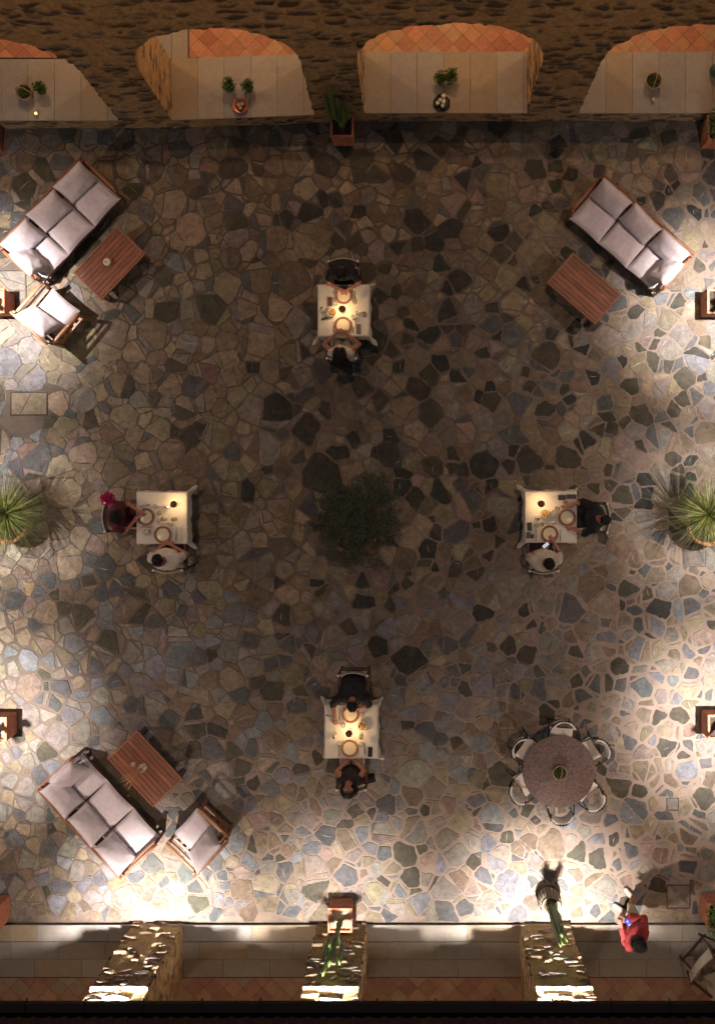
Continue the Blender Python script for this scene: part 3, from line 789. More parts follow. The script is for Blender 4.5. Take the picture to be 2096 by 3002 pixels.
def make_ctable(label, pos, rot, L_, Wd):
    t = thing('coffee_table', label, 'coffee table', (pos.x, pos.y, 0), rot, 'slatted teak coffee tables')
    z = .42
    n = 8; fw = .035; rp_ = random.Random(int(pos.x * 50))
    b = MB(); w = (Wd - 2 * fw - .008) / n
    for i in range(n):
        rp_k = rp_.uniform(.72, 1.2)
        b.box((0, -Wd / 2 + fw + .004 + w * (i + .5), z - .012), (L_ - 2 * fw - .006, w - .004, .022), col=tuple(c_ * rp_k for c_ in (.21, .072, .038)))
    b.build('slatted_top', M['teak_plank'], t, bevel=.002)
    f = MB()
    for s_ in (-1, 1):
        f.box((s_ * (L_ / 2 - fw / 2), 0, z - .018), (fw, Wd, .042)); f.box((0, s_ * (Wd / 2 - fw / 2), z - .018), (L_ - 2 * fw - .001, fw, .042))
        f.box((s_ * (L_ / 2 - .07), 0, z - .07), (.03, Wd - .12, .05)); f.box((0, s_ * (Wd / 2 - .07), z - .07), (L_ - .18, .03, .05))
    f.box((0, 0, z - .05), (.05, Wd - .1, .03))
    f.build('frame', M['teak'], t, bevel=.003)
    for sx in (-1, 1):
        for sy in (-1, 1):
            l = MB(); l.bar((sx * (L_ / 2 - .06), sy * (Wd / 2 - .05), 0), (sx * (L_ / 2 - .06), sy * (Wd / 2 - .05), z - .04), .05, .05); l.build('leg', M['teak'], t, bevel=.004)
        l = MB(); l.bar((sx * (L_ / 2 - .06), -Wd / 2 + .05, .1), (sx * (L_ / 2 - .06), Wd / 2 - .05, .1), .035, .035); l.build('stretcher', M['teak'], t)
    return t
tA = c3(1030, 1032, .42); tB = c4(473, 1075, .42); tC = cB(949, 432, .42)
make_ctable('slatted teak coffee table carrying only a round cream candle holder', tA, R(46.5), 1.13, .70)
make_ctable('bare slatted teak coffee table in front of the right sofa', tB, R(-41.0), 1.13, .70)
make_ctable('slatted teak coffee table with glass vases and dried stems', tC, R(-47.0), 1.18, .72)

# candle holder on the upper left table
q = c3(1015, 1022, .45)
t = thing('candle_holder', 'round cream candle holder with dark centre on the upper left coffee table', 'candle holder', (q.x, q.y, .421))
b = MB(); b.lathe([(0, 0), (.05, 0), (.068, .02), (.07, .05), (.06, .075), (.035, .082), (.028, .07), (.026, .03), (0, .03)], 28); b.build('holder', M['ceramic'], t)
b = MB(); b.lathe([(0, .03), (.02, .03), (.02, .058), (0, .06)], 16); b.build('candle', M['wax'], t)
# vases and stems on the lower left table
q = cB(932, 425, .5)
t = thing('glass_vase', 'wide glass vase holding dried amber stems on the lower left coffee table', 'vase', (q.x, q.y, .421))
b = MB(); b.lathe([(0, 0), (.05, 0), (.075, .04), (.07, .12), (.045, .17), (.05, .19), (.046, .185), (.041, .168), (.066, .12), (.07, .045), (.047, .006), (0, .006)], 28); b.build('vase_body', M['glass'], t)
b = MB(); rr = random.Random(5)
for i in range(16):
    a = R(218 + rr.uniform(-24, 24)); l = rr.uniform(.18, .36); up = rr.uniform(.12, .3)
    p = [Vector((0, 0, .03)), Vector((math.cos(a) * .03, math.sin(a) * .03, .17)), Vector((math.cos(a) * l * .5, math.sin(a) * l * .5, .17 + up * .6)), Vector((math.cos(a) * l, math.sin(a) * l, .17 + up * .7))]
    b.tube(p, .0022, 4)
    for j in range(7):
        f = .35 + .65 * j / 7; w_ = p[2].lerp(p[3], (f - .35) / .65)
        dd = Vector((rr.uniform(-1, 1), rr.uniform(-1, 1), rr.uniform(-.5, 1))).normalized() * .022
        b.tube([w_, w_ + dd], [.0016, .003], 4)
b.build('dried_stems', M['dried'], t)
q = cB(868, 403, .5)
t = thing('glass_tumbler', 'small empty glass beside the vase of dried stems', 'glass', (q.x, q.y, .421))
b = MB(); b.lathe([(0, 0), (.032, 0), (.038, .09), (.035, .09), (.03, .008), (0, .008)], 24); b.build('cup', M['glass'], t)

# ------------------------------------------------------------------ round granite table, basket, iron chairs
q = cR(484, 492, .75); RT = q.copy()
t = thing('round_table', 'large round reddish granite table in the lower right', 'table', (q.x, q.y, 0))
b = MB(); b.lathe([(0, .72), (.60, .72), (.618, .726), (.622, .735), (.618, .747), (.61, .75), (0, .75)], 72); b.build('tabletop', M['granite'], t)
b = MB(); b.lathe([(0, 0), (.28, 0), (.28, .03), (.06, .07), (.045, .35), (.06, .66), (.2, .70), (.2, .719), (0, .719)], 28); b.build('pedestal', M['iron'], t)
def basket(label, pos, r, h, rot=0, plant=True, handle=True):
    t = thing('plant_basket', label, 'basket', pos, rot, None)
    b = MB()
    for k in range(9):
        z = h * k / 8; rr_ = r * (.78 + .22 * k / 8)
        b.tube([(rr_ * math.cos(a * PI / 12) * (1 + .02 * (-1) ** a), rr_ * math.sin(a * PI / 12) * (1 + .02 * (-1) ** a), z) for a in range(24)], h / 15, 5, closed=True)
    for a in range(24):
        b.tube([(r * .78 * math.cos(a * PI / 12), r * .78 * math.sin(a * PI / 12), 0), (r * math.cos(a * PI / 12), r * math.sin(a * PI / 12), h)], .004, 4)
    b.tube([(r * 1.02 * math.cos(a * PI / 16), r * 1.02 * math.sin(a * PI / 16), h + .004) for a in range(32)], .009, 6, closed=True)
    b.build('basket_weave', M['wicker'], t)
    if handle:
        b = MB(); b.tube([(r * math.cos(a) * .98, 0, h + math.sin(a) * r * 1.35) for a in [PI * i / 16 for i in range(17)]], .008, 6); b.build('handle', M['wicker'], t)
    b = MB(); b.lathe([(0, h * .6), (r * .88, h * .6)], 20); b.build('soil', M['soil'], t)
    if plant: leafball((0, 0, h * .85), r * .85, 170, r * .26, M['leaf'], t)
    return t
def leaf_quads(mb, p, d, L_, w, up=None):
    d = d.normalized(); s_ = d.cross(up or Vector((0, 0, 1)))
    s_ = s_.normalized() if s_.length > 1e-4 else Vector((1, 0, 0))
    mb.add([p, p + d * L_ * .5 + s_ * w / 2, p + d * L_, p + d * L_ * .5 - s_ * w / 2], [(0, 1, 2, 3)])
def leafball(c, r, n, L_, m, parent, name='foliage', flatz=.7, seed=3):
    rr = random.Random(seed + n); mb = MB(); c = Vector(c)
    for _ in range(n):
        d = Vector((rr.gauss(0, 1), rr.gauss(0, 1), rr.gauss(.2, 1))).normalized()
        rad = r * rr.uniform(.35, 1.05) * (1 + .25 * noise.noise(d * 2 + Vector((seed, 0, 0))))
        p = c + Vector((d.x, d.y, d.z * flatz)) * rad
        dd = (d + Vector((rr.uniform(-1, 1), rr.uniform(-1, 1), rr.uniform(-1, 1))) * .9)
        leaf_quads(mb, p, dd, L_ * rr.uniform(.6, 1.2), L_ * .55, Vector((rr.uniform(-1, 1), rr.uniform(-1, 1), 1)).normalized())
    return mb.build(name, m, parent)
q = cR(488, 500, .82)
basket('wicker basket of green plants in the middle of the round granite table', (q.x, q.y, .751), .115, .10, R(75))
def make_iron_chair(label, ang, dist, turn=0, src=None):
    p = Vector((RT.x + math.cos(ang) * dist, RT.y + math.sin(ang) * dist, 0))
    if src: return clone(src, label, p, ang + PI / 2 + turn)
    # local: sitter faces +y, back at -y
    t = thing('iron_chair', label, 'chair', p, ang + PI / 2 + turn, 'black iron chairs round the granite table')
    for sx in (-1, 1):
        for sy in (-1, 1):
            b = MB(); b.tube([(sx * .19, sy * .17, .44), (sx * .21, sy * (.20 if sy > 0 else .24), 0)], .009, 8); b.build('leg', M['iron'], t)
    b = MB(); b.tube([(-.2, -.18, .44), (.2, -.18, .44), (.23, .2, .44), (-.23, .2, .44)], .010, 8, closed=True)
    b.build('seat_frame', M['iron'], t); b = MB()
    b.tube([(-.205, -.21, .12), (.205, -.21, .12)], .007, 6); b.tube([(-.20, .19, .14), (.20, .19, .14)], .007, 6)
    b.tube([(0, -.21, .12), (0, .19, .14)], .006, 6); b.build('stretcher', M['iron'], t)
    o = cushion_mb(.41, .38, .05, 5, .5).build('seat_pad', M['white_pad'], t); o.location = (0, .005, .475)
    # hoop: arms sweep back into the backrest rail
    hoop = []
    for i in range(25):
        a = PI + PI * i / 24
        hoop.append(Vector((.235 * math.cos(a), -.10 + .28 * math.sin(a), .66 + .16 * (abs(math.sin(a))) ** 1.5)))
    hoop = [Vector((-.24, .10, .44)), Vector((-.245, .06, .60))] + hoop + [Vector((.245, .06, .60)), Vector((.24, .10, .44))]
    b = MB(); b.tube(hoop, .0095, 8); b.tube([(-.19, -.18, .44), (-.20, -.30, .78)], .008, 6); b.tube([(.19, -.18, .44), (.20, -.30, .78)], .008, 6)
    b.build('back_hoop', M['iron'], t)
    pad = MB()
    def PP(u, v):
        a = PI * 1.17 + PI * .66 * u; r_ = 1.0
        th = .014 * (math.sin(PI * v) ** .5)
        return Vector((.225 * math.cos(a), -.10 + .245 * math.sin(a) - .03 * v, .56 + .25 * v))
    def PI_(u, v):
        p_ = PP(1 - u, v); c_ = Vector((0, -.10, p_.z)); return c_ + (p_ - c_) * (.91 - .05 * math.sin(PI * v))
    pad.grid(PP, 14, 6); pad.grid(PI_, 14, 6)
    def rimf(v0): return lambda u, v: PP(u, v0).lerp(PI_(1 - u, v0), v)
    pad.grid(rimf(1), 14, 1); pad.grid(lambda u, v: rimf(0)(1 - u, v), 14, 1)
    pad.build('back_pad', M['white_pad'], t)
    lc = MB()
    for i in range(11):
        a = PI * 1.16 + PI * .68 * i / 10
        z1 = .66 + .16 * abs(math.sin(a)) ** 1.5
        o_ = Vector((.262 * math.cos(a), -.10 + .30 * math.sin(a), z1 + .004)); i_ = Vector((.225 * math.cos(a), -.10 + .262 * math.sin(a), z1 - .0))
        lc.tube([o_, i_, Vector((i_.x, i_.y, z1 - .05)), Vector((o_.x, o_.y, z1 - .03))], .006, 5, closed=True)
    lc.build('lacing', M['iron'], t)
    return t
ch = None
for ang, dist, turn, lab in ((82, .50, 2, 'iron chair with white pads at the top side of the granite table'),
                       (151, .53, -6, 'iron chair tucked at the upper left of the granite table'),
                       (207, .56, 8, 'iron chair with laced back at the lower left of the granite table'),
                       (-87, .53, 2, 'iron chair with laced back directly below the granite table'),
                       (-38, .57, -6, 'iron chair with laced back at the lower right of the granite table'),
                       (26, .58, 6, 'iron chair with laced back at the upper right of the granite table')):
    r_ = make_iron_chair(lab, R(ang), dist, R(turn), ch)
    if ch is None: ch = r_

# ------------------------------------------------------------------ planters
def planter(name, label, x, y, w, h, rot=0, filler='soil'):
    t = thing(name, label, 'planter', (x, y, 0), rot, 'square terracotta planters at the piers')
    b = MB(); tw = w * .90
    # walls as four leaning slabs, rim proud of them
    o_, i_ = w / 2, w / 2 - .035; ob = tw / 2
    vs = []
    for r_, z in ((ob, 0), (o_ - .012, h - .045), (i_, h - .045), (i_ - .01, h * .55)):
        vs += [(-r_, -r_, z), (r_, -r_, z), (r_, r_, z), (-r_, r_, z)]
    fs = []
    for k in range(3):
        for i in range(4): fs.append((k * 4 + i, k * 4 + (i + 1) % 4, (k + 1) * 4 + (i + 1) % 4, (k + 1) * 4 + i))
    b.add(vs, fs); b.build('box_body', M['terracotta'], t)
    f = MB()
    for s_ in (-1, 1):
        f.box((0, s_ * (o_ - .02), h - .022), (w, .04, .05)); f.box((s_ * (o_ - .02), 0, h - .022), (.04, w - .081, .05))
    f.build('rim', M['terracotta'], t, bevel=.004)
    s = MB(); rr = random.Random(int(x * 100))
    s.grid(lambda u, v: Vector(((u * 2 - 1) * (i_ - .002), (v * 2 - 1) * (i_ - .002), h - .075 + .012 * noise.noise(Vector((u * 9, v * 9, x))))), 14, 14)
    s.build('soil', M[filler], t)
    return t
def cactus_stem(mb, pts, r, ribs=4):
    """ribbed columnar euphorbia arm"""
    pts = [Vector(p) for p in pts]
    fine = []
    n = len(pts) - 1
    for i in range(n):
        for k in range(6): fine.append(pts[i].lerp(pts[i + 1], k / 6))
    fine.append(pts[-1])
    seg = ribs * 4; vs = []; fs = []
    for i, p in enumerate(fine):
        t = (fine[min(i + 1, len(fine) - 1)] - fine[max(i - 1, 0)]).normalized()
        u = Vector((1, 0, 0)); u = (u - t * u.dot(t)).normalized(); w = t.cross(u)
        f = i / (len(fine) - 1); rad = r * (min(1, (1 - f) * 7 + .15)) * (.9 + .14 * math.sin(i * 1.35))
        for k in range(seg):
            a = 2 * PI * k / seg; q = rad * (.55 + .45 * abs(math.cos(a * ribs / 2)) ** 1.4)
            vs.append(p + (u * math.cos(a) + w * math.sin(a)) * q)
    for i in range(len(fine) - 1):
        for k in range(seg):
            k2 = (k + 1) % seg; fs.append((i * seg + k, i * seg + k2, (i + 1) * seg + k2, (i + 1) * seg + k))
    fs.append(tuple((len(fine) - 1) * seg + k for k in range(seg)))
    mb.add(vs, fs, None, True)
def cactus(label, x, y, z0, arms, m='cactus', scale=1.0, name='cactus'):
    t = thing(name, label, 'cactus', (x, y, z0))
    for a in arms:
        b = MB(); cactus_stem(b, [Vector(p) * scale for p in a[0]], a[1]); b.build('stem', M[m], t)
    return t
# top middle: image left-up lean of tall stems
p = S(1000, 400, .2)
px_, py_ = D(768, 288, .2).x + .01, YT - .27
planter('planter', 'square terracotta planter against the middle pier of the upper wall', px_, py_, .41, .46)
cactus('tall branching dark green cactus in the planter on the upper wall', px_, py_, .38,
       [([(0, 0, 0), (-.01, .01, .5), (0, .02, 1.15)], .055), ([(-.03, .02, .25), (-.16, .03, .42), (-.20, .05, 1.25)], .05),
        ([(.02, -.02, .2), (.13, 0, .42), (.14, .02, 1.0)], .045), ([(-.02, 0, .4), (-.09, -.05, .6), (-.10, .05, 1.5)], .045), ([(0, -.03, .3), (.07, -.08, .45), (.09, -.04, .85)], .04)])
# bottom middle
bx_, by_ = S(1003, 2621, 0).x, YB + .27
planter('planter', 'square terracotta planter at the middle pier of the bottom terrace', bx_, by_, .43, .46, filler='gravel')
cactus('tall branching green cactus leaning over the bottom middle planter', bx_ - .0, by_ - .03, .40,
       [([(0, 0, 0), (-.02, .0, .6), (-.05, .02, 1.55)], .052), ([(-.02, 0, .5), (-.15, .0, .75), (-.17, .03, 1.2)], .045),
        ([(0, 0, .55), (.10, .0, .85), (.11, .02, 1.5)], .045), ([(-.03, 0, .7), (-.11, -.05, .95), (-.13, -.02, 1.75)], .04),
        ([(-.01, 0, .45), (-.08, .05, .7), (-.09, .09, 1.05)], .04)])
# side planters
for (x, y, lab, kind) in ((-7.37, 3.27, 'terracotta planter at the left edge beside the upper left armchair', 'c'),
                      (-7.33, -4.22, 'terracotta planter at the left edge above the lower left sofa', 'c'),
                      (5.32, 3.26, 'terracotta planter at the right edge below the upper right sofa', 'c'),
                      (5.33, -4.18, 'terracotta planter at the right edge beside the granite table', 'c'),
                      (-7.47, YB + .30, 'terracotta planter in the bottom left corner of the courtyard', 'b'),
                      (5.34, YB + .34, 'terracotta planter of white flowers in the bottom right corner', 'f'),
                      (5.34, YT - .30, 'terracotta planter of shrubs in the top right corner', 'f'),
                      (-7.60, YT - .36, 'terracotta planter in the top left corner of the courtyard', 'b')):
    planter('planter', lab, x, y, .43 if kind == 'c' else .46, .46, 0, 'gravel' if x < 0 and kind == 'c' else 'soil')
    if kind == 'c':
        rr = random.Random(int(y * 10 + x * 3))
        arms = [([(0, 0, 0), (rr.uniform(-.03, .03), rr.uniform(-.03, .03), .6), (rr.uniform(-.06, .06), rr.uniform(-.06, .06), 1.25)], .045)]
        for k in range(3):
            a = rr.uniform(0, 6.28); dx, dy = math.cos(a) * .11, math.sin(a) * .11
            arms.append(([(0, 0, .3 + .1 * k), (dx, dy, .55 + .1 * k), (dx * 1.2, dy * 1.2, 1.0 + .15 * k)], .038))
        cactus('branching cactus in the ' + lab.replace('terracotta planter', 'planter'), x, y, .38, arms)
    elif kind == 'f':
        t = thing('flowering_shrub', 'leafy shrub in the ' + lab.replace('terracotta planter', 'planter'), 'shrub', (x, y, .38))
        leafball((0, 0, .32), .30, 900, .06, M['leaf'], t, flatz=1.1, seed=int(y))
        b = MB(); rr = random.Random(9)
        for k in range(60):
            d = Vector((rr.gauss(0, 1), rr.gauss(0, 1), rr.gauss(.6, .8))).normalized(); b.ell(Vector((0, 0, .32)) + d * rr.uniform(.2, .36), (.012, .012, .008), seg=6)
        b.build('blossoms', M['petal'], t)
        b = MB()
        for k in range(5): b.tube([(0, 0, 0), (rr.uniform(-.08, .08), rr.uniform(-.08, .08), .2), (rr.uniform(-.2, .2), rr.uniform(-.2, .2), .45)], .008, 5)
        b.build('stems', M['twig'], t)
# striped urn with cactus, bottom right pier
q = D(1233, 2025, .35)
t = thing('striped_urn', 'round clay urn with vertical stripes at the right pier of the bottom terrace', 'urn', (q.x, q.y, 0))
b = MB(); prof = [(0, 0), (.12, 0), (.17, .08), (.205, .20), (.205, .30), (.18, .40), (.15, .45), (.16, .48), (.15, .48), (.135, .45), (.13, .40), (0, .40)]
b.lathe(prof, 40); b.build('urn_body', M['urn'], t)
b = MB()
for k in range(20):
    a = 2 * PI * k / 20
    b.tube([((r_ + .001) * math.cos(a), (r_ + .001) * math.sin(a), z) for r_, z in prof[1:7]], .008, 5)
b.build('stripes', M['urn_dark'], t)
b = MB(); b.lathe([(0, .415), (.132, .415)], 20); b.build('soil', M['soil'], t)
cactus('slender columnar cactus standing in the striped urn', q.x, q.y, .40,
       [([(0, 0, 0), (.01, 0, .6), (.01, .01, 1.15)], .045), ([(-.05, -.02, 0), (-.05, -.02, .6), (-.06, 0, 1.45)], .04), ([(.06, .02, 0), (.07, .02, .5), (.06, .03, 1.35)], .035), ([(.01, .05, 0), (.03, .07, .4), (.03, .07, .9)], .035), ([(-.02, -.05, 0), (-.01, -.06, .5), (0, -.05, 1.3)], .035)])
# spiky plants in round pots
def spiky(label, base, crown, n, seed, R_=.75):
    rr = random.Random(seed)
    t = thing('spiky_plant', label, 'plant', (base.x, base.y, 0), 0, 'spiky plants in round pots at the side walls')
    b = MB(); b.lathe([(0, 0), (.24, 0), (.33, .3), (.36, .55), (.39, .55), (.39, .61), (.35, .61), (.33, .5), (0, .5)], 40); b.build('pot', M['terracotta'], t)
    b = MB(); b.lathe([(0, .52), (.335, .53)], 24); b.build('soil', M['soil'], t)
    b = MB(); b.tube([(0, 0, .5), (crown.x - base.x, crown.y - base.y, .9)], [.07, .05], 10); b.build('trunk', M['twig'], t)
    c = Vector((crown.x - base.x, crown.y - base.y, .9))
    b = MB()
    for i in range(n):
        a = rr.uniform(0, 2 * PI); el = math.asin(rr.uniform(-.25, 1.0))
        d = Vector((math.cos(a) * math.cos(el), math.sin(a) * math.cos(el), math.sin(el)))
        L_ = R_ * rr.uniform(.65, 1.12) * (1.0 if el < 1 else .8); droop = rr.uniform(.02, .16)
        p0 = c + d * .03; p1 = c + d * L_ * .5 + Vector((0, 0, -droop * .2)); p2 = c + d * L_ + Vector((0, 0, -droop))
        s_ = d.cross(Vector((rr.uniform(-1, 1), rr.uniform(-1, 1), rr.uniform(-1, 1)))).normalized()
        w = rr.uniform(.0022, .0036)
        b.add([p0 - s_ * w, p0 + s_ * w, p1 + s_ * w, p1 - s_ * w, p2 + s_ * .0008, p2 - s_ * .0008], [(0, 1, 2, 3), (3, 2, 4, 5)])
    b.build('foliage', M['grass_blade'], t)
    return t
spiky('spiky green plant in a terracotta pot at the left edge', S(18, 1528, .6), S(15, 1506, .95), 1150, 1)
spiky('spiky green plant in a terracotta pot at the right edge', S(2080, 1535, .6), S(2078, 1508, .95), 950, 2)

# ------------------------------------------------------------------ olive tree in its pot
bx, by = -1.10, -.60
t = thing('olive_tree', 'small dark olive tree in a wide terracotta pot at the centre of the courtyard', 'tree', (bx, by, 0))
b = MB(); b.lathe([(0, 0), (.34, 0), (.44, .3), (.49, .52), (.53, .52), (.53, .60), (.49, .60), (.46, .5), (0, .5)], 48); b.build('pot', M['terracotta'], t)
b = MB(); b.lathe([(0, .52), (.47, .53)], 28); b.build('soil', M['soil'], t)
rr = random.Random(21)
tr = MB(); tr.tube([(0, 0, .5), (.02, .03, .8), (.05, .02, 1.05), (.08, .08, 1.25)], [.06, .05, .04, .035], 10)
cen = Vector((.12, .13, 1.6))
tips = []
for k in range(30):
    a = 2 * PI * k * .382 + rr.uniform(-.2, .2); rad = rr.uniform(.12, .78); z = rr.uniform(1.35, 2.15)
    e = Vector((cen.x + math.cos(a) * rad * .95, cen.y + math.sin(a) * rad * .95, z))
    st = Vector((.05, .03, rr.uniform(.95, 1.25))); md = st.lerp(e, .5) + Vector((0, 0, .12))
    tr.tube([st, md, e], [.022, .012, .005], 6); tips += [(st.lerp(md, .3), md - st), (st.lerp(md, .6), md - st), (md, e - md), (md, e - md), (md.lerp(e, .5), e - md), (e, e - md)]
    for j in range(5):
        f = rr.uniform(.3, 1); q0 = st.lerp(md, f * 2) if f < .5 else md.lerp(e, f * 2 - 1)
        dd = Vector((rr.gauss(0, 1), rr.gauss(0, 1), rr.gauss(.3, .6))).normalized() * rr.uniform(.12, .30)
        tr.tube([q0, q0 + dd * .5 + Vector((0, 0, .02)), q0 + dd], [.006, .004, .002], 4); tips += [(q0 + dd * .6, dd), (q0 + dd, dd)]
tr.build('trunk', M['twig'], t)
lf = MB()
for (q0, d0) in tips:
    for _ in range(4):
        dd = (d0.normalized() + Vector((rr.gauss(0, .6), rr.gauss(0, .6), rr.gauss(0, .4)))).normalized(); L_ = rr.uniform(.10, .24)
        for i in range(22):
            f = i / 22; p_ = q0 + dd * L_ * f + Vector((rr.gauss(0, .018), rr.gauss(0, .018), rr.gauss(0, .018)))
            d2 = (dd * .5 + Vector((rr.gauss(0, 1), rr.gauss(0, 1), rr.gauss(0, .8)))).normalized()
            leaf_quads(lf, p_, d2, rr.uniform(.035, .06), rr.uniform(.009, .014), Vector((rr.uniform(-.6, .6), rr.uniform(-.6, .6), 1)).normalized())
lf.build('crown', M['olive_leaf'], t)
# ------------------------------------------------------------------ laid tables
def table(label, pos, size):
    t = thing('dining_table', label, 'table', (pos.x, pos.y, 0), 0, 'square dining tables')
    b = MB(); b.box((0, 0, .725), (size - .02, size - .02, .03)); b.build('tabletop', M['dark_wood'], t, bevel=.003)
    for sx in (-1, 1):
        for sy in (-1, 1):
            b = MB(); b.bar((sx * (size / 2 - .06), sy * (size / 2 - .06), 0), (sx * (size / 2 - .06), sy * (size / 2 - .06), .71), .05, .05); b.build('leg', M['dark_wood'], t, bevel=.003)
    return t
def cloth(label, pos, sx, sy, flares, seed):
    """linen square: flat top, hanging skirt, corners falling in cones; flares = spread of the corners (tl, tr, bl, br)"""
    a, b_ = sx / 2, sy / 2; drop = .24; rr = random.Random(seed); ph = [rr.uniform(0, 6) for _ in range(4)]
    n = 64; mb = MB()
    def P(u, v):
        def m_(q, h):       # nonuniform: more rows in the skirt
            s_ = -1 if q < .5 else 1; q = abs(q - .5) * 2
            return s_ * (q / .6 * h if q < .6 else h + (q - .6) / .4 * drop)
        x, y = m_(u, a), m_(v, b_)
        cx, cy = max(-a, min(a, x)), max(-b_, min(b_, y)); dx, dy = x - cx, y - cy; d = math.hypot(dx, dy)
        z = .7525 + .0015 * noise.noise(Vector((x * 5, y * 5, seed))) + .0025 * max(0, noise.noise(Vector((x * 2.2, y * 9 if seed % 2 else y * 2, seed + 3))))
        if d < 1e-6: return Vector((x, y, z))
        # roll over the edge
        corner = (abs(dx) > 1e-6 and abs(dy) > 1e-6)
        fl = flares[(0 if y > 0 else 2) + (0 if x < 0 else 1)]
        ang = abs(math.atan2(abs(dy), abs(dx))) if corner else 0
        cw = math.sin(2 * ang) if corner else 0
        t_ = (x if abs(dy) > 0 else y); along = (abs(t_) / (a)) ** 6 if not corner else 1
        wav = (.014 * math.sin(t_ * 15 + ph[0]) + .010 * math.sin(t_ * 31 + ph[1])) * (1 if not corner else .4)
        out = .004 + (d / drop) * (.014 + .03 * fl * along + wav * .6) + cw * d * fl * .42
        hang = d * (1 - .30 * fl * cw)
        return Vector((cx + dx / d * out, cy + dy / d * out, z - hang + .002 * math.sin(t_ * 20)))
    mb.grid(P, n, n)
    o = mb.build('tablecloth', M['cloth']); o.location = (pos.x, pos.y, 0)
    return tag(o, label, 'tablecloth', 'linen tablecloths')
ZT = .7565
def c_src(f): return f
T1 = S(1007.5, 910, .75); T2 = S(475.5, 1518.5, .75); T3 = S(1614, 1515.5, .75); T4 = S(1029.5, 2145, .75)
T4.y -= .0
table('square dining table near the top centre', T1, .88); cloth('cream tablecloth on the top centre dining table', T1, .885, .885, (.3, .5, .75, .85), 1)
table('square dining table on the left, with the single lamp at its upper right', T2, .87); cloth('cream tablecloth on the left dining table', T2, .865, .885, (.3, .75, .3, .7), 2)
table('square dining table on the right, with black boxes at its upper right', T3, .88); cloth('cream tablecloth on the right dining table', T3, .885, .88, (.8, .4, .75, .3), 3)
table('square dining table near the bottom centre', T4, .90); cloth('cream tablecloth on the bottom centre dining table', T4, .91, .915, (.6, .5, .4, .7), 4)

def cutlery(kind, p, ang, where):
    lab = {'knife': 'dark steel knife ', 'fork': 'steel fork '}[kind] + where
    t = thing(kind, lab, kind, (p.x, p.y, ZT), ang)
    b = MB()
    if kind == 'knife':
        b.box((0, -.06, .004), (.014, .10, .006)); b.build('handle', M['dark_steel'], t, bevel=.002)
        b = MB(); b.add([(-.008, -.01, .003), (.008, -.01, .003), (.009, .07, .003), (.0, .11, .003), (-.006, .09, .003), (-.008, -.01, .006), (.008, -.01, .006), (.009, .07, .005), (0, .11, .005), (-.006, .09, .005)],
                        [(4, 3, 2, 1, 0), (5, 6, 7, 8, 9), (0, 1, 6, 5), (1, 2, 7, 6), (2, 3, 8, 7), (3, 4, 9, 8), (4, 0, 5, 9)]); b.build('blade', M['steel'], t)
    else:
        b.tube([(0, -.10, .004), (0, 0, .005), (0, .045, .003)], [.006, .004, .004], 6); b.build('handle', M['dark_steel'], t)
        b = MB(); b.box((0, .055, .005), (.022, .02, .003))
        for k in range(4): b.tube([(-.009 + .006 * k, .064, .005), (-.009 + .006 * k, .10, .007)], .0016, 4)
        b.build('tines', M['steel'], t)
    return t
def plate(p, label, sc=1.0):
    t = thing('plate', label, 'plate', (p.x, p.y, ZT), random.uniform(0, 6), 'cream plates with brown scroll rims')
    b = MB(); b.lathe([(0, .0), (.09, .0), (.10, .004), (.150, .014), (.157, .018), (.157, .021), (.150, .018), (.108, .009), (.10, .006), (0, .006)], 56); b.build('charger', M['rim_base'], t)
    b = MB(); b.lathe([(0, .0068), (.104, .0092), (.109, .0125), (.107, .0135), (.100, .0105), (0, .0085)], 48); b.build('centre_dish', M['porcelain'], t)
    b = MB()
    for ph in (0, PI):
        pts = []
        for i in range(192):
            a = 2 * PI * i / 192; r_ = .131 + .0135 * math.sin(13 * a + ph)
            pts.append((r_ * math.cos(a), r_ * math.sin(a), .0155 + (r_ - .131) * .2))
        b.tube(pts, .0045, 5, closed=True)
    for i in range(26):
        a = 2 * PI * (i + .5) / 26; b.ell((.131 * math.cos(a), .131 * math.sin(a), .0155), (.0055, .0055, .0015), seg=8)
    b.tube([(.154 * math.cos(2 * PI * i / 64), .154 * math.sin(2 * PI * i / 64), .021) for i in range(64)], .0022, 5, closed=True)
    b.build('scroll_pattern', M['rim_brown'], t)
    t.scale = (sc,) * 3
    return t
def glass(p, label, kind='tumbler', r=.038):
    t = thing('drinking_glass', label, 'glass', (p.x, p.y, ZT), 0, 'glasses on the dining tables')
    b = MB()
    if kind == 'wine':
        b.lathe([(0, .002), (.036, .002), (.036, .004), (.004, .009), (.0035, .08), (.022, .095), (r, .125), (r * .95, .165), (r * .82, .19), (r * .79, .19), (r * .91, .165), (r * .95, .125), (.02, .099), (0, .094)], 22)
        b.build('bowl_and_stem', M['glass'], t)
        b = MB(); b.lathe([(0, .098), (.018, .100), (r * .90, .126), (r * .92, .138), (0, .138)], 20); b.build('wine', M['wine'], t)
    else:
        b.lathe([(0, .0), (r * .78, .0), (r * .95, .03), (r, .085), (r * .94, .085), (r * .88, .03), (r * .7, .007), (0, .007)], 22); b.build('cup', M['glass'], t)
        b = MB(); b.lathe([(0, .008), (r * .69, .009), (r * .85, .03), (r * .89, .055), (0, .055)], 20); b.build('water', M['glass'], t)
    return t
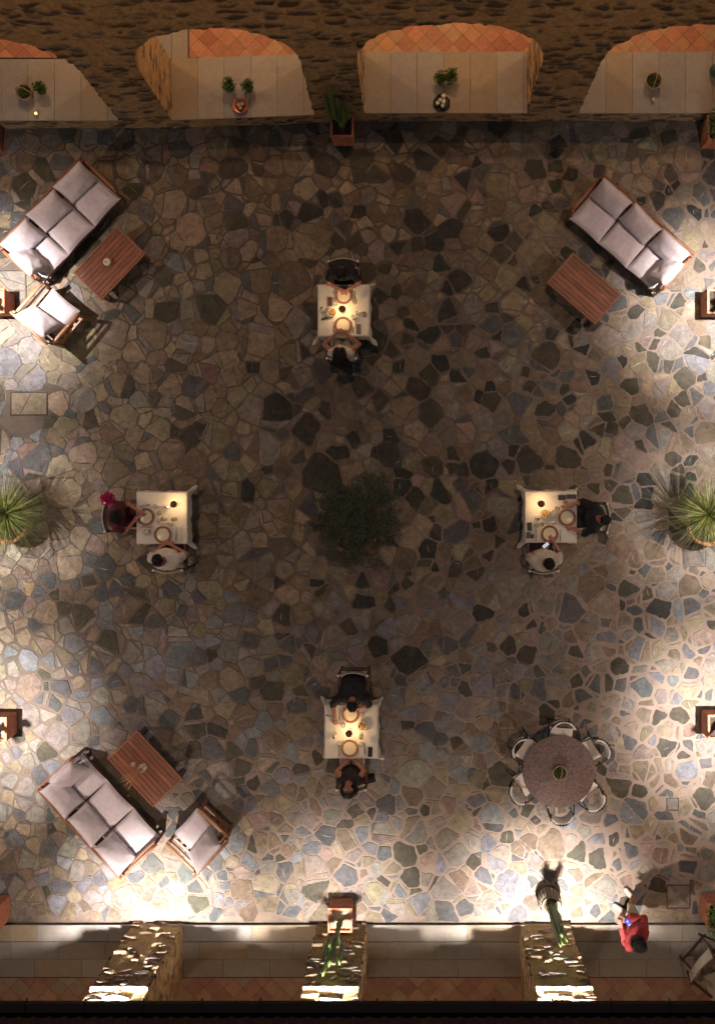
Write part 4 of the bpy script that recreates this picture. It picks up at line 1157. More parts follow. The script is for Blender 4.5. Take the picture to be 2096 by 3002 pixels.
def table_lamp(p, label, energy=1.0):
    t = thing('table_lamp', label, 'lamp', (p.x, p.y, ZT), 0, 'rust coloured cordless table lamps')
    b = MB(); b.lathe([(0, 0), (.038, 0), (.038, .008), (.012, .014), (0, .014)], 28); b.build('base', M['ceramic'], t)
    b = MB(); b.tube([(0, 0, .012), (0, 0, .235)], .005, 10); b.build('stem', M['ceramic'], t)
    b = MB(); b.lathe([(0, .262), (.02, .262), (.052, .252), (.060, .236), (.060, .229), (.056, .229), (.05, .243), (0, .25)], 36); b.build('shade', M['rust_metal'], t)
    b = MB(); b.lathe([(.012, .232), (.012, .238), (.038, .238), (.038, .232)], 24); b.build('led_ring', M['lampglow'], t)
    l = bpy.data.lights.new('lamp_light', 'POINT'); l.energy = energy; l.color = (1, .64, .30); l.shadow_soft_size = .022
    o = bpy.data.objects.new('lamp_light', l); C.objects.link(o); o.parent = t; o.location = (0, 0, .205)
    return t
def flatbox(name, cat, p, w, d, h, ang, m, label, part='case', sc=None):
    t = thing(name, label, cat, (p.x, p.y, ZT), ang)
    b = MB(); b.box((0, 0, h / 2), (w, d, h)); b.build(part, M[m], t, bevel=min(.004, h * .4))
    if sc:
        b = MB(); b.box((0, 0, h + .0006), (w - .008, d - .010, .001)); b.build(sc[0], M[sc[1]], t)
    return t
def bottle(p, label, lean=0):
    t = thing('bottle', label, 'bottle', (p.x, p.y, ZT))
    b = MB(); b.lathe([(0, 0), (.034, 0), (.036, .01), (.036, .15), (.014, .19), (.013, .24), (.010, .24), (.010, .19), (.032, .15), (.032, .012), (0, .01)], 24); b.build('bottle_body', M['glass'], t)
    b = MB(); b.lathe([(0, .238), (.016, .238), (.016, .262), (0, .264)], 16); b.build('cap', M['black'], t)
    return t
def breadbowl(p, label, r=.075, m='wicker', fill='bread'):
    t = thing('bread_bowl', label, 'bowl', (p.x, p.y, ZT))
    b = MB(); b.lathe([(0, 0), (r * .55, 0), (r * .95, .045), (r, .05), (r * .93, .05), (r * .5, .008), (0, .008)], 30); b.build('bowl', M[m], t)
    rr = random.Random(int(p.x * 1000)); 
    for k in range(4):
        b = MB(); a = rr.uniform(0, 6.28); b.ell((0, 0, 0), (r * .48, r * .26, .016), seg=14)
        o = b.build('bread_slice', M[fill], t); o.location = (r * .35 * math.cos(k * 1.6 + 1), r * .35 * math.sin(k * 1.6 + 1), .042 + .006 * k); o.rotation_euler = (rr.uniform(-.5, .5), rr.uniform(-.5, .5), a)
    b = MB(); b.lathe([(r * .90 + .006 * math.sin(3), .046), (r * 1.04, .056), (r * .82, .058), (r * .7, .03)], 30); b.build('napkin_lining', M['napkin'], t)
    return t
hz = .78
# --- top table
plate(c5(785, 835, hz), 'upper plate on the top centre dining table'); plate(c5(775, 1380, hz), 'lower plate on the top centre dining table')
table_lamp(c5(760, 1083, 1.0), 'lamp at the middle of the top centre dining table', 4.8)
flatbox('napkin', 'napkin', c5(522, 952, hz), .045, .17, .006, 0, 'napkin', 'pale folded napkin under the maroon phone', 'folded_linen')
o = flatbox('phone', 'phone', c5(537, 952, hz), .075, .15, .009, 0, 'maroon', 'maroon phone lying left of the upper plate on the top centre table'); o.location.z += .006
bottle(c5(395, 1075, .95), 'glass bottle with black cap at the left side of the top centre table')
breadbowl(c5(578, 1155, hz), 'round bread bowl left of the lamp on the top centre table', .078)
flatbox('menu', 'menu', c5(438, 1255, hz), .115, .04, .006, R(18), 'menu', 'small dark green menu below the bread bowl on the top centre table', 'cover')
glass(c5(628, 985, .82), 'tumbler just right of the maroon phone', r=.045); glass(c5(985, 950, .82), 'glowing glass of wine right of the upper plate on the top centre table', 'wine', .045)
glass(c5(1033, 1160, .82), 'tumbler above and right of the lower plate on the top centre table'); glass(c5(965, 1230, .82), 'tumbler touching the rim of the lower plate on the top centre table', r=.042)
glass(c5(1162, 1185, .82), 'wine glass near the right edge of the top centre table', 'wine', .04)
cutlery('fork', c5(600, 1410, hz), 0, 'left of the lower plate on the top centre table'); cutlery('knife', c5(965, 1400, hz), R(-4), 'right of the lower plate on the top centre table')
cutlery('knife', c5(590, 745, hz), R(22), 'left of the upper plate on the top centre table'); cutlery('fork', c5(985, 790, hz), 0, 'right of the upper plate on the top centre table')
flatbox('phone', 'phone', c5(1050, 1440, hz), .078, .158, .009, 0, 'black', 'black phone right of the lower plate on the top centre table', 'case', ('screen', 'black'))
# --- left table
plate(c6(1105, 350, hz), 'left plate on the left dining table', .98); plate(c6(1235, 485, hz), 'lower plate on the left dining table', .98)
table_lamp(c6(1317, 255, 1.0), 'lamp at the upper right of the left dining table', 3.4)
cutlery('fork', c6(1095, 265, hz), R(-78), 'above the left plate on the left dining table'); cutlery('knife', c6(1110, 427, hz), R(90), 'below the left plate on the left dining table')
bottle(c6(1262, 275, .95), 'glass bottle with black cap left of the lamp on the left dining table')
for x, y, k, l in ((1175, 272, 'tumbler', 'tumbler above the left plate on the left dining table'), (1203, 322, 'tumbler', 'tumbler right of the left plate, below the bottle'),
                   (1245, 366, 'wine', 'wine glass between the two plates of the left dining table'), (1198, 378, 'tumbler', 'tumbler touching the lower right rim of the left plate'),
                   (1322, 368, 'wine', 'wine glass straight below the lamp on the left dining table'), (1292, 408, 'tumbler', 'tumbler just above right of the lower plate on the left dining table')):
    glass(c6(x, y, .84), l, k, .04)
cutlery('fork', c6(1240, 403, hz), R(-90), 'just above the lower plate on the left dining table')
breadbowl(c6(1117, 462, hz), 'round bowl with a white cloth, below the left plate on the left dining table', .065, 'copper', 'napkin')
flatbox('napkin', 'napkin', c6(1352, 482, hz), .12, .24, .008, 0, 'napkin', 'folded linen napkin right of the lower plate on the left dining table', 'folded_linen')
o = cutlery('knife', c6(1337, 478, hz), R(-2), 'lying on the napkin of the left dining table'); o.location.z += .008
# --- right table
plate(c7(473, 358, hz), 'right plate on the right dining table', .98); plate(c7(340, 483, hz), 'lower plate on the right dining table', .98)
table_lamp(c7(277, 253, 1.0), 'lamp at the upper left of the right dining table', 3.4)
breadbowl(c7(303, 325, hz), 'bread bowl just below the lamp on the right dining table', .078)
for (x, y, w, d, m, l) in ((435, 205, .13, .085, 'black', 'square black box at the top of the right dining table'), (507, 198, .165, .075, 'black', 'long black box at the upper right corner of the right dining table'),
                        (460, 238, .075, .045, 'pinkish', 'small pink case under the black boxes on the right dining table'), (178, 492, .075, .11, 'box_grey', 'dark grey box at the lower left of the right dining table'),
                        (207, 500, .055, .07, 'black', 'small black box beside the grey box on the right dining table')):
    flatbox('small_box', 'box', c7(x, y, hz), w, d, .03, 0, m, l, 'lid')
flatbox('phone', 'phone', c7(187, 427, hz), .08, .14, .009, R(4), 'black', 'black phone near the left edge of the right dining table', 'case', ('screen', 'black'))
cutlery('knife', c7(470, 267, hz), R(90), 'above the right plate on the right dining table'); cutlery('fork', c7(478, 283, hz), R(90), 'just above the right plate on the right dining table')
for x, y, k, l in ((398, 288, 'wine', 'wine glass above left of the right plate on the right dining table'), (372, 315, 'tumbler', 'tumbler right of the bread bowl on the right dining table'),
                   (277, 408, 'wine', 'wine glass at the upper left rim of the lower plate on the right dining table'), (240, 418, 'tumbler', 'tumbler between the phone and the lower plate on the right dining table'), (372, 350, 'tumbler', 'tumbler left of the right plate, above the lower plate')):
    glass(c7(x, y, .84), l, k, .04)
bottle(c7(253, 368, .95), 'glass bottle with black cap left of the bread bowl on the right dining table')
cutlery('fork', c7(237, 490, hz), 0, 'left of the lower plate on the right dining table'); cutlery('knife', c7(422, 490, hz), 0, 'right of the lower plate on the right dining table')
cutlery('fork', c7(345, 405, hz), R(92), 'above the lower plate on the right dining table'); cutlery('knife', c7(490, 433, hz), R(88), 'below the right plate on the right dining table')
# --- bottom table
plate(c9(665, 805, hz), 'upper plate on the bottom centre dining table'); plate(c9(653, 1328, hz), 'lower plate on the bottom centre dining table')
table_lamp(c9(640, 1105, 1.0), 'lamp at the middle of the bottom centre dining table', 4.8)
cutlery('knife', c9(498, 790, hz), 0, 'left of the upper plate on the bottom centre table'); cutlery('fork', c9(488, 1360, hz), 0, 'left of the lower plate on the bottom centre table')
cutlery('knife', c9(880, 1325, hz), R(8), 'right of the lower plate on the bottom centre table'); cutlery('fork', c9(360, 838, hz), R(80), 'near the left edge of the bottom centre table')
for x, y, k, l in ((553, 980, 'tumbler', 'tumbler above left of the lamp on the bottom centre table'), (832, 1135, 'wine', 'wine glass right of the lamp on the bottom centre table'),
                   (820, 1275, 'tumbler', 'tumbler at the upper right rim of the lower plate on the bottom centre table'), (516, 1240, 'tumbler', 'tumbler at the upper left rim of the lower plate on the bottom centre table'),
                   (848, 815, 'tumbler', 'small tumbler right of the upper plate on the bottom centre table')):
    glass(c9(x, y, .84), l, k, .042)
breadbowl(c9(845, 975, hz), 'bread bowl above right of the lamp on the bottom centre table', .08)
bottle(c9(412, 1150, .95), 'glass bottle with black cap left of the lamp on the bottom centre table')
flatbox('menu', 'menu', c9(965, 1385, hz), .075, .17, .012, R(-2), 'black', 'black menu folder at the lower right of the bottom centre table', 'cover')

# ------------------------------------------------------------------ things on the parapet
def potted(p, label, r=.07, h=.11, lr=.10, n=260, dark=False):
    t = thing('potted_herb', label, 'potted plant', (p.x, p.y, .404), 0, 'potted herbs on the parapet')
    b = MB(); b.lathe([(0, 0), (r * .7, 0), (r, h), (r * 1.05, h), (r * 1.05, h + .012), (r * .9, h + .012), (r * .85, h * .8), (0, h * .8)], 24); b.build('pot', M['urn_dark'] if dark else M['terracotta'], t)
    b = MB(); b.lathe([(0, h * .84), (r * .86, h * .84)], 16); b.build('soil', M['soil'], t)
    leafball((0, 0, h + lr * .55), lr, n, .045, M['leaf'], t, seed=int(abs(p.x) * 10)); return t
def tealight(p, z, label, lit=True):
    t = thing('tealight', label, 'candle', (p.x, p.y, z), 0, 'candle glasses on the parapet')
    b = MB(); b.lathe([(0, 0), (.026, 0), (.030, .06), (.027, .06), (.023, .006), (0, .006)], 20); b.build('cup', M['ceramic'], t)
    b = MB(); b.lathe([(0, .04), (.0255, .04)], 16); b.build('wax', M['wax'], t)
    if lit:
        b = MB(); b.ell((0, 0, .056), (.006, .006, .013), seg=10); b.build('flame', M['flame'], t)
        l = bpy.data.lights.new('candle_light', 'POINT'); l.energy = .12; l.color = (1, .62, .26); l.shadow_soft_size = .012
        o = bpy.data.objects.new('candle_light', l); C.objects.link(o); o.parent = t; o.location = (0, 0, .085)
    return t
basket('wicker plant basket with handle on the parapet at the far left', Vector((S(74, 272, .5).x, S(74, 272, .5).y, .404)), .13, .13, R(-10))
potted(S(125, 266, .45), 'potted herb beside the wicker basket at the far left of the parapet')
tealight(S(107, 333, .45), .404, 'lit candle glass below the basket at the far left of the parapet')
potted(S(673, 256, .48), 'left one of two herbs in dark pots in the second arch', lr=.11, dark=True); potted(S(729, 258, .48), 'right one of two herbs in dark pots in the second arch', lr=.10, dark=True)
q = S(706, 312, .42)
t = thing('copper_bowl', 'round copper bowl holding three candles in the second arch', 'bowl', (q.x, q.y, .404))
b = MB(); b.lathe([(0, 0), (.09, 0), (.128, .05), (.132, .052), (.126, .056), (.086, .01), (0, .008)], 32); b.build('bowl', M['copper'], t)
for dx, dy, l in ((-.03, .02, 'left'), (.035, .03, 'right'), (.0, -.04, 'lower')): tealight(q + Vector((dx, dy, 0)), .414, l + ' candle in the copper bowl of the second arch', False)
potted(S(1291, 236, .48), 'left one of two herbs in the third arch', lr=.10, dark=True); potted(S(1322, 229, .48), 'right one of two herbs in the third arch', lr=.12, dark=True)
q = S(1294.5, 303, .42)
t = thing('octagonal_tray', 'black octagonal tray with pale candles in the third arch', 'tray', (q.x, q.y, .404), R(22.5))
b = MB(); b.lathe([(0, 0), (.145, 0), (.158, .018), (.152, .018), (.14, .006), (0, .006)], 8); o = b.build('tray', M['iron'], t)
for p_ in o.data.polygons: p_.use_smooth = False
for k, (dx, dy, h, r_) in enumerate(((.03, .09, .13, .034), (-.03, .03, .10, .026), (.035, .0, .11, .03), (-.075, -.01, .07, .030), (.015, -.055, .07, .030))):
    b = MB(); b.lathe([(0, 0), (r_, 0), (r_, h), (r_ * .85, h), (r_ * .6, h - .008), (0, h - .008)], 20); o = b.build('pillar_candle', M['wax'])
    o.location = (q.x + dx, q.y + dy, .411)
    tag(o, ['tallest pillar candle at the top of the black tray', 'slim pillar candle left of centre on the black tray', 'pillar candle right of centre on the black tray', 'short pillar candle at the left of the black tray', 'short pillar candle at the bottom of the black tray'][k], 'candle', 'pillar candles on the black tray')
q = S(1303, 271, .42)
t = thing('candle_snuffer', 'brass and black candle tool lying above the black tray', 'tool', (q.x, q.y, .41), R(8))
b = MB(); b.tube([(-.10, -.02, 0), (0, 0, .003)], .006, 6); b.build('handle', M['black'], t); b = MB(); b.ell((.05, .004, .004), (.055, .018, .010)); b.build('scoop', M['apricot'], t)
basket('wicker plant basket with upright handle in the right arch', Vector((S(1914, 240, .5).x, S(1914, 240, .5).y, .404)), .135, .14, R(80))
tealight(S(1914, 291, .45), .404, 'candle glass below the basket in the right arch', False)
q = S(2094, 214, .45)
t = thing('glass_ball', 'blue green glass ball vase at the right edge of the parapet', 'vase', (q.x, q.y, .404))
b = MB(); b.ell((0, 0, .12), (.12, .12, .12), seg=28); b.lathe([(.04, .22), (.045, .26), (.04, .26), (.035, .22)], 20); b.build('ball', M['green_glass'], t)

# ------------------------------------------------------------------ folding chair and side table, lower right corner
q = cW(1520, 2050, .65)
t = thing('folding_chair', 'dark wood folding chair with cream canvas in the bottom right corner', 'chair', (q.x, q.y, .10), R(50))
for sx in (-1, 1):
    b = MB(); b.bar((sx * .29, -.24, 0), (sx * .29, .22, .55), .03, .04); b.build('leg', M['dark_wood'], t, bevel=.003)
    b = MB(); b.bar((sx * .26, .26, 0), (sx * .26, -.22, .50), .03, .04); b.build('leg', M['dark_wood'], t, bevel=.003)
    b = MB(); b.bar((sx * .31, -.26, .64), (sx * .31, .26, .66), .05, .022); b.build('armrest', M['dark_wood'], t, bevel=.004)
    b = MB(); b.bar((sx * .29, .22, .40), (sx * .29, .34, .95), .03, .03); b.build('back_post', M['dark_wood'], t, bevel=.003)
b = MB(); b.bar((-.29, .22, .08), (.29, .22, .08), .025, .025); b.bar((-.26, -.22, .10), (.26, -.22, .10), .025, .025); b.build('stretcher', M['dark_wood'], t)
b = MB(); b.grid(lambda u, v: Vector((-.28 + .56 * u, -.24 + .46 * v, .47 - .035 * math.sin(PI * u))), 10, 6); b.grid(lambda u, v: Vector((.28 - .56 * u, -.24 + .46 * v, .462 - .035 * math.sin(PI * u))), 10, 6); b.build('seat_canvas', M['sling'], t)
b = MB(); b.grid(lambda u, v: Vector((-.285 + .57 * u, .255 + .09 * v + .035 * math.sin(PI * u), .58 + .36 * v)), 10, 6); b.grid(lambda u, v: Vector((.285 - .57 * u, .263 + .09 * v + .035 * math.sin(PI * u), .58 + .36 * v)), 10, 6); o = b.build('back_canvas', M['sling'], t)
b = MB(); b.grid(lambda u, v: Vector((-.28 + .56 * u, -.05 + .1 * v, .474 - .035 * math.sin(PI * u))), 10, 2); b.build('stripe', M['stripe'], t)
q = cW(1640, 2200, .5)
t = thing('side_table', 'pale topped side table at the bottom right edge of the picture', 'table', (q.x, q.y, .10), R(20))
b = MB(); b.box((0, 0, .5), (.5, .5, .03)); b.build('tabletop', M['sling'], t, bevel=.004)
for sx in (-1, 1):
    for sy in (-1, 1):
        b = MB(); b.bar((sx * .2, sy * .2, 0), (sx * .2, sy * .2, .485), .035, .035); b.build('leg', M['dark_wood'], t)
# ------------------------------------------------------------------ people
def capsule(mb, a, b, ra, rb, seg=14, flat=1.0, side=None):
    a = Vector(a); b = Vector(b); t = (b - a); L_ = t.length; t.normalize()
    u = Vector(side) if side else (Vector((1, 0, 0)) if abs(t.x) < .8 else Vector((0, 1, 0)))
    u = (u - t * u.dot(t)).normalized(); w = t.cross(u)
    rings = []
    for k in range(1, 6): f = k / 6 * PI / 2; rings.append((a - t * ra * math.cos(f), ra * math.sin(f)))
    for k in range(5): rings.append((a.lerp(b, k / 4), ra + (rb - ra) * k / 4))
    for k in range(1, 6): f = k / 6 * PI / 2; rings.append((b + t * rb * math.sin(f), rb * math.cos(f)))
    vs = []; fs = []
    for p, r_ in rings:
        for k in range(seg):
            q = 2 * PI * k / seg; vs.append(p + u * math.cos(q) * r_ + w * math.sin(q) * r_ * flat)
    n = len(rings)
    for i in range(n - 1):
        for k in range(seg):
            k2 = (k + 1) % seg; fs.append((i * seg + k, i * seg + k2, (i + 1) * seg + k2, (i + 1) * seg + k))
    fs.append(tuple(range(seg))[::-1]); fs.append(tuple((n - 1) * seg + k for k in range(seg)))
    mb.add(vs, fs, None, True)
def loft(mb, rings, seg=22):
    """rings: (centre, rx, ry, side vector, front vector)"""
    vs = []; fs = []
    for c, rx, ry, sx, sy in rings:
        for k in range(seg):
            q = 2 * PI * k / seg
            cs, sn = math.cos(q), math.sin(q)
            cs = math.copysign(abs(cs) ** .85, cs); sn = math.copysign(abs(sn) ** .85, sn)
            vs.append(c + sx * cs * rx + sy * sn * ry)
    n = len(rings)
    for i in range(n - 1):
        for k in range(seg):
            k2 = (k + 1) % seg; fs.append((i * seg + k, i * seg + k2, (i + 1) * seg + k2, (i + 1) * seg + k))
    fs.append(tuple(range(seg))[::-1]); fs.append(tuple((n - 1) * seg + k for k in range(seg)))
    mb.add(vs, fs, None, True)
def evaluated(o):
    dg = bpy.context.evaluated_depsgraph_get(); dg.update()
    return bpy.data.meshes.new_from_object(o.evaluated_get(dg))
def seg_dist(P, a, b, r):
    a = np.array(a); b = np.array(b); ab = b - a
    t = np.clip(((P - a) @ ab) / (ab @ ab + 1e-9), 0, 1)
    return np.linalg.norm(P - (a + t[:, None] * ab), axis=1) - r
def hand(mb, bones, w, d, pal, sgn, grip=.5):
    """w wrist, d direction, pal palm normal, sgn side of the thumb"""
    w = Vector(w); d = Vector(d).normalized(); pal = Vector(pal); pal = (pal - d * pal.dot(d)).normalized(); s_ = d.cross(pal).normalized() * sgn
    capsule(mb, w, w + d * .075, .024, .036, flat=.42, side=s_); bones.append(('hand', w, w + d * .08, .03))
    for k, (off, L_) in enumerate(((.029, .070), (.010, .078), (-.010, .073), (-.028, .058))):
        r0 = w + d * .075 + s_ * off; c = grip * (.8 + .12 * k)
        p = [r0]; dd = d.copy()
        for j in range(3):
            ax = dd * math.cos(c * .75) + pal * math.sin(c * .75); dd = ax.normalized(); p.append(p[-1] + dd * L_ * (.42, .32, .26)[j])
        capsule(mb, p[0] - d * .02, p[1], .0095, .009, 8); capsule(mb, p[1], p[2], .009, .0082, 8); capsule(mb, p[2], p[3], .0082, .0072, 8)
        bones.append(('hand', p[0], p[3], .009))
    t0 = w + d * .022 + s_ * .024; td = (d * .75 + s_ * .75 + pal * .35).normalized(); t1 = t0 + td * .038; t2 = t1 + (td + d * .5 + pal * grip * .5).normalized() * .032
    capsule(mb, t0, t1, .013, .0105, 8); capsule(mb, t1, t2, .0105, .0088, 8); bones.append(('hand', t0, t2, .012))
def person(label, x, y, face, z0=0.0, seated=True, sh=(0, .03, 1.03), head=(0, .06, 1.24), look=(0, .6, -.4), armL=None, armR=None, legs=None,
           shirt='navy', sleeve='short', trousers='darktrouser', leglen='long', hair='short', haircol='hair', build=1.0, grip=(.6, .6), shoes=True, skinm='skin', palm=((0, 0, -1), (0, 0, -1))):
    t = thing('person', label, 'person', (x, y, z0), face - PI / 2, 'people in the courtyard')
    mb = MB(); bones = []
    hz_ = .56 if seated else .93
    hip = Vector((0, 0, hz_)); shv = Vector(sh); hd = Vector(head); up = (shv - hip).normalized()
    side = Vector((1, 0, 0)); fr = side.cross(up) * -1; fr = up.cross(side) * 1.0
    if fr.y < 0: fr = -fr
    if 'twist' in globals(): pass
    bow_ = .02 + max(0, sh[1]) * .45
    def sp(f): return hip.lerp(shv, f) + fr * (-bow_ * math.sin(PI * min(1, max(0, f))))
    b_ = build
    loft(mb, [(sp(-.16), .10 * b_, .075, side, fr), (sp(-.06), .165 * b_, .125 * b_, side, fr), (sp(.08), .170 * b_, .130 * b_, side, fr), (sp(.32), .145 * b_, .115 * b_, side, fr), (sp(.58), .158 * b_, .128 * b_, side, fr),
              (sp(.80), .178 * b_, .132 * b_, side, fr), (sp(.94), .170 * b_, .112 * b_, side, fr), (sp(1.03), .125 * b_, .068, side, fr), (sp(1.10), .062, .058, side, fr)])
    for f0, f1 in ((0, .3), (.3, .6), (.6, .98)):
        for sx in (-.07, 0, .07): bones.append(('torso' if f0 > 0 or True else '', sp(f0) + side * sx, sp(f1) + side * sx, .10))
    bones.append(('pelvis', sp(-.15) - side * .08, sp(-.15) + side * .08, .10)); 
    # neck and head
    nb = shv + up * .045; lk = Vector(look).normalized()
    hu = (Vector((0, 0, 1)) - lk * lk.z); hu = hu.normalized() if hu.length > .2 else up
    if lk.z > .6: hu = (Vector((0, -1, .2)) - lk * Vector((0, -1, .2)).dot(lk)).normalized()
    hs = lk.cross(hu).normalized()
    HM = Matrix((hs, lk, hu)).transposed()
    def hp(a, b, c): return hd + HM @ Vector((a, b, c))
    capsule(mb, nb, hp(0, -.02, -.08), .056, .050); bones.append(('neck', nb, hp(0, -.02, -.08), .05))
    mb.ell(hd + HM @ Vector((0, -.012, .025)), (.076, .095, .092), M=HM, seg=22)
    mb.ell(hp(0, .025, -.045), (.058, .066, .072), M=HM, seg=18); capsule(mb, hp(-.016, .066, -.092), hp(.016, .066, -.092), .022, .022, 10)
    capsule(mb, hp(0, .086, .018), hp(0, .106, -.022), .009, .014, 10); capsule(mb, hp(-.012, .094, -.026), hp(.012, .094, -.026), .009, .009, 8)
    capsule(mb, hp(-.02, .085, -.056), hp(.02, .085, -.056), .008, .008, 8)
    capsule(mb, hp(-.05, .072, .036), hp(.05, .072, .036), .012, .012, 8)
    for s_ in (-1, 1):
        capsule(mb, hp(s_ * .077, -.004, .012), hp(s_ * .075, -.002, -.018), .014, .011, 8); capsule(mb, hp(s_ * .045, .055, -.018), hp(s_ * .04, .06, -.03), .024, .024, 8)
    bones.append(('head', hp(0, 0, -.05), hp(0, 0, .05), .08))
    # arms
    shw = .175 * b_
    for s_, arm, gp, pn in ((-1, armL, grip[0], palm[0]), (1, armR, grip[1], palm[1])):
        S_ = shv + side * s_ * shw - up * .015; E_ = Vector(arm[0]); W_ = Vector(arm[1])
        # keep the limb lengths human
        E_ = S_ + (E_ - S_).normalized() * min(.31, max(.25, (E_ - S_).length)); W_ = E_ + (W_ - E_).normalized() * min(.27, max(.22, (W_ - E_).length))
        capsule(mb, S_ - side * s_ * .03, E_, .057 * b_, .041); capsule(mb, E_, W_, .041, .027)
        capsule(mb, sp(.93) + side * s_ * .08, S_, .062, .056)
        bones.append(('upper' , S_, E_, .05)); bones.append(('fore', E_, W_, .034))
        hd_ = Vector(arm[2]) if len(arm) > 2 else (W_ - E_)
        hand(mb, bones, W_, hd_, pn, -s_, gp)
    # legs
    for s_ in (-1, 1):
        if legs: Hp, K, A, T_ = [Vector(q_) for q_ in legs[0 if s_ < 0 else 1]]
        else: Hp = hip + side * s_ * .09; K = Vector((s_ * .115, .43, .53)); A = Vector((s_ * .12, .42, .10)); T_ = Vector((s_ * .14, .58, .045))
        capsule(mb, Hp, K, .086 * b_, .060); capsule(mb, K, A, .057, .038); capsule(mb, A + (T_ - A) * -.2 - Vector((0, 0, .03)), T_, .040, .036, flat=.9)
        bones.append(('thigh', Hp, K, .075)); bones.append(('shin', K, A, .047)); bones.append(('foot', A - Vector((0, 0, .045)), T_, .04))
    me = mb.mesh('body_source'); tmp = bpy.data.objects.new('tmp', me); C.objects.link(tmp)
    rm = tmp.modifiers.new('r', 'REMESH'); rm.mode = 'VOXEL'; rm.voxel_size = .0085; rm.use_smooth_shade = True
    sm = tmp.modifiers.new('s', 'SMOOTH'); sm.iterations = 2; sm.factor = .5
    me2 = evaluated(tmp); bpy.data.objects.remove(tmp); me2.name = 'body'
    nv = len(me2.vertices); P = np.empty(nv * 3); me2.vertices.foreach_get('co', P); P = P.reshape(-1, 3)
    Nn = np.empty(nv * 3); me2.vertices.foreach_get('normal', Nn); Nn = Nn.reshape(-1, 3)
    Dm = np.stack([seg_dist(P, a, b, r_) for _, a, b, r_ in bones]); best = Dm.argmin(0)
    names = np.array([q_[0] for q_ in bones])[best]
    body = link('body', me2, M[skinm], t)
    # clothes are shells of the body
    hip_np = np.array(hip); upn = np.array(up); h_ = (P - hip_np) @ upn; Lt = (shv - hip).length
    tr_mask = np.isin(names, ['pelvis', 'thigh'] + (['shin'] if leglen == 'long' else [])) | ((names == 'torso') & (h_ < .07))
    # frac along bone for cut edges
    def frac(nm):
        fr_ = np.zeros(nv)
        for k, (n_, a, b, r_) in enumerate(bones):
            if n_ == nm:
                i = best == k; a_ = np.array(a); ab = np.array(b) - a_; fr_[i] = ((P[i] - a_) @ ab) / (ab @ ab)
        return fr_
    if leglen == 'short': tr_mask &= ~((names == 'thigh') & (frac('thigh') > .82))
    if leglen == 'long': tr_mask &= ~((names == 'shin') & (frac('shin') > .93))
    sh_mask = (names == 'torso') & (h_ > -.02) & ~((h_ > Lt * 1.26) & (names == 'torso')); sh_mask |= (names == 'neck') & (h_ < Lt * 1.20)
    up_f = frac('upper')
    if sleeve == 'short': sh_mask |= (names == 'upper') & (up_f < .62)
    elif sleeve == 'long': sh_mask |= (names == 'upper') | ((names == 'fore') & (frac('fore') < .90))
    elif sleeve == 'half': sh_mask |= (names == 'upper') | ((names == 'fore') & (frac('fore') < .25))
    elif sleeve == 'none': sh_mask |= (names == 'upper') & (up_f < .05)
    fc = [tuple(p_.vertices) for p_ in me2.polygons]
    def shell(mask, off, nm, m_, wr, extra=None):
        idx = np.nonzero(mask)[0]; mp = -np.ones(nv, int); mp[idx] = range(len(idx))
        fs = [tuple(int(mp[v]) for v in f) for f in fc if all(mp[v] >= 0 for v in f)]
        if not fs: return
        Q = P[idx] + Nn[idx] * off
        for i, v in enumerate(Q):
            k = noise.noise(Vector(v) * 9) * wr + noise.noise(Vector(v) * 22) * wr * .5
            Q[i] += Nn[idx[i]] * k
        me3 = bpy.data.meshes.new(nm); me3.from_pydata([tuple(v) for v in Q], [], fs); me3.polygons.foreach_set('use_smooth', [True] * len(fs)); me3.update()
        o = link(nm, me3, M[m_], t); s2 = o.modifiers.new('thick', 'SOLIDIFY'); s2.thickness = .005; s2.offset = -.6; return o
    shell(tr_mask, .010, 'shorts' if leglen == 'short' else 'trousers', trousers, .008)
    shell(sh_mask, .017, 'shirt', shirt, .013)
    if shoes: shell((names == 'foot'), .008, 'shoes', 'shoe' if not seated else 'blackcloth', .001)
    # eyes and mouth
    for s_ in (-1, 1):
        e = MB(); e.ell(hp(s_ * .031, .079, .014), (.0125, .0095, .010), M=HM, seg=12); eo = e.build('eye', M['eye'], t)
        e = MB(); e.ell(hp(s_ * .031, .0865, .014), (.006, .004, .006), M=HM, seg=10); e.build('iris', M['iris'], eo)
        e = MB(); e.tube([hp(s_ * .016, .087, .036), hp(s_ * .033, .088, .041), hp(s_ * .05, .078, .036)], [.003, .0038, .002], 6); e.build('eyebrow', M[haircol], t)
    e = MB(); e.tube([hp(-.024, .086, -.058), hp(-.008, .096, -.053), hp(0, .096, -.055), hp(.008, .096, -.053), hp(.024, .086, -.058)], [.002, .0055, .005, .0055, .002], 8); e.build('mouth', M['lip'], t)
    # hair: cap and locks
    hb = MB(); rr = random.Random(int(abs(x * 100 + y * 37)))
    def cap(u, v):
        a = 2 * PI * u; el = PI / 2 - v * (PI * .60)
        d = Vector((math.cos(a) * math.cos(el), math.sin(a) * math.cos(el), math.sin(el)))
        low = d.z < (.30 if d.y > .2 else -.5 + max(0, d.y) * 3)
        r_ = 1.0 + (.06 if hair == 'short' else .14) + noise.noise(d * 4 + Vector((x, y, 0))) * .06
        if hair == 'curly': r_ += .10 + .06 * noise.noise(d * 9)
        if d.y > .15 and d.z < .42: r_ = .93
        return hp(d.x * .080 * r_, -.014 + d.y * .100 * r_, .028 + d.z * .097 * r_)
    hb.grid(cap, 36, 22)
    n_l = {'short': 420, 'curly': 700, 'long': 520, 'bun': 380}[hair]
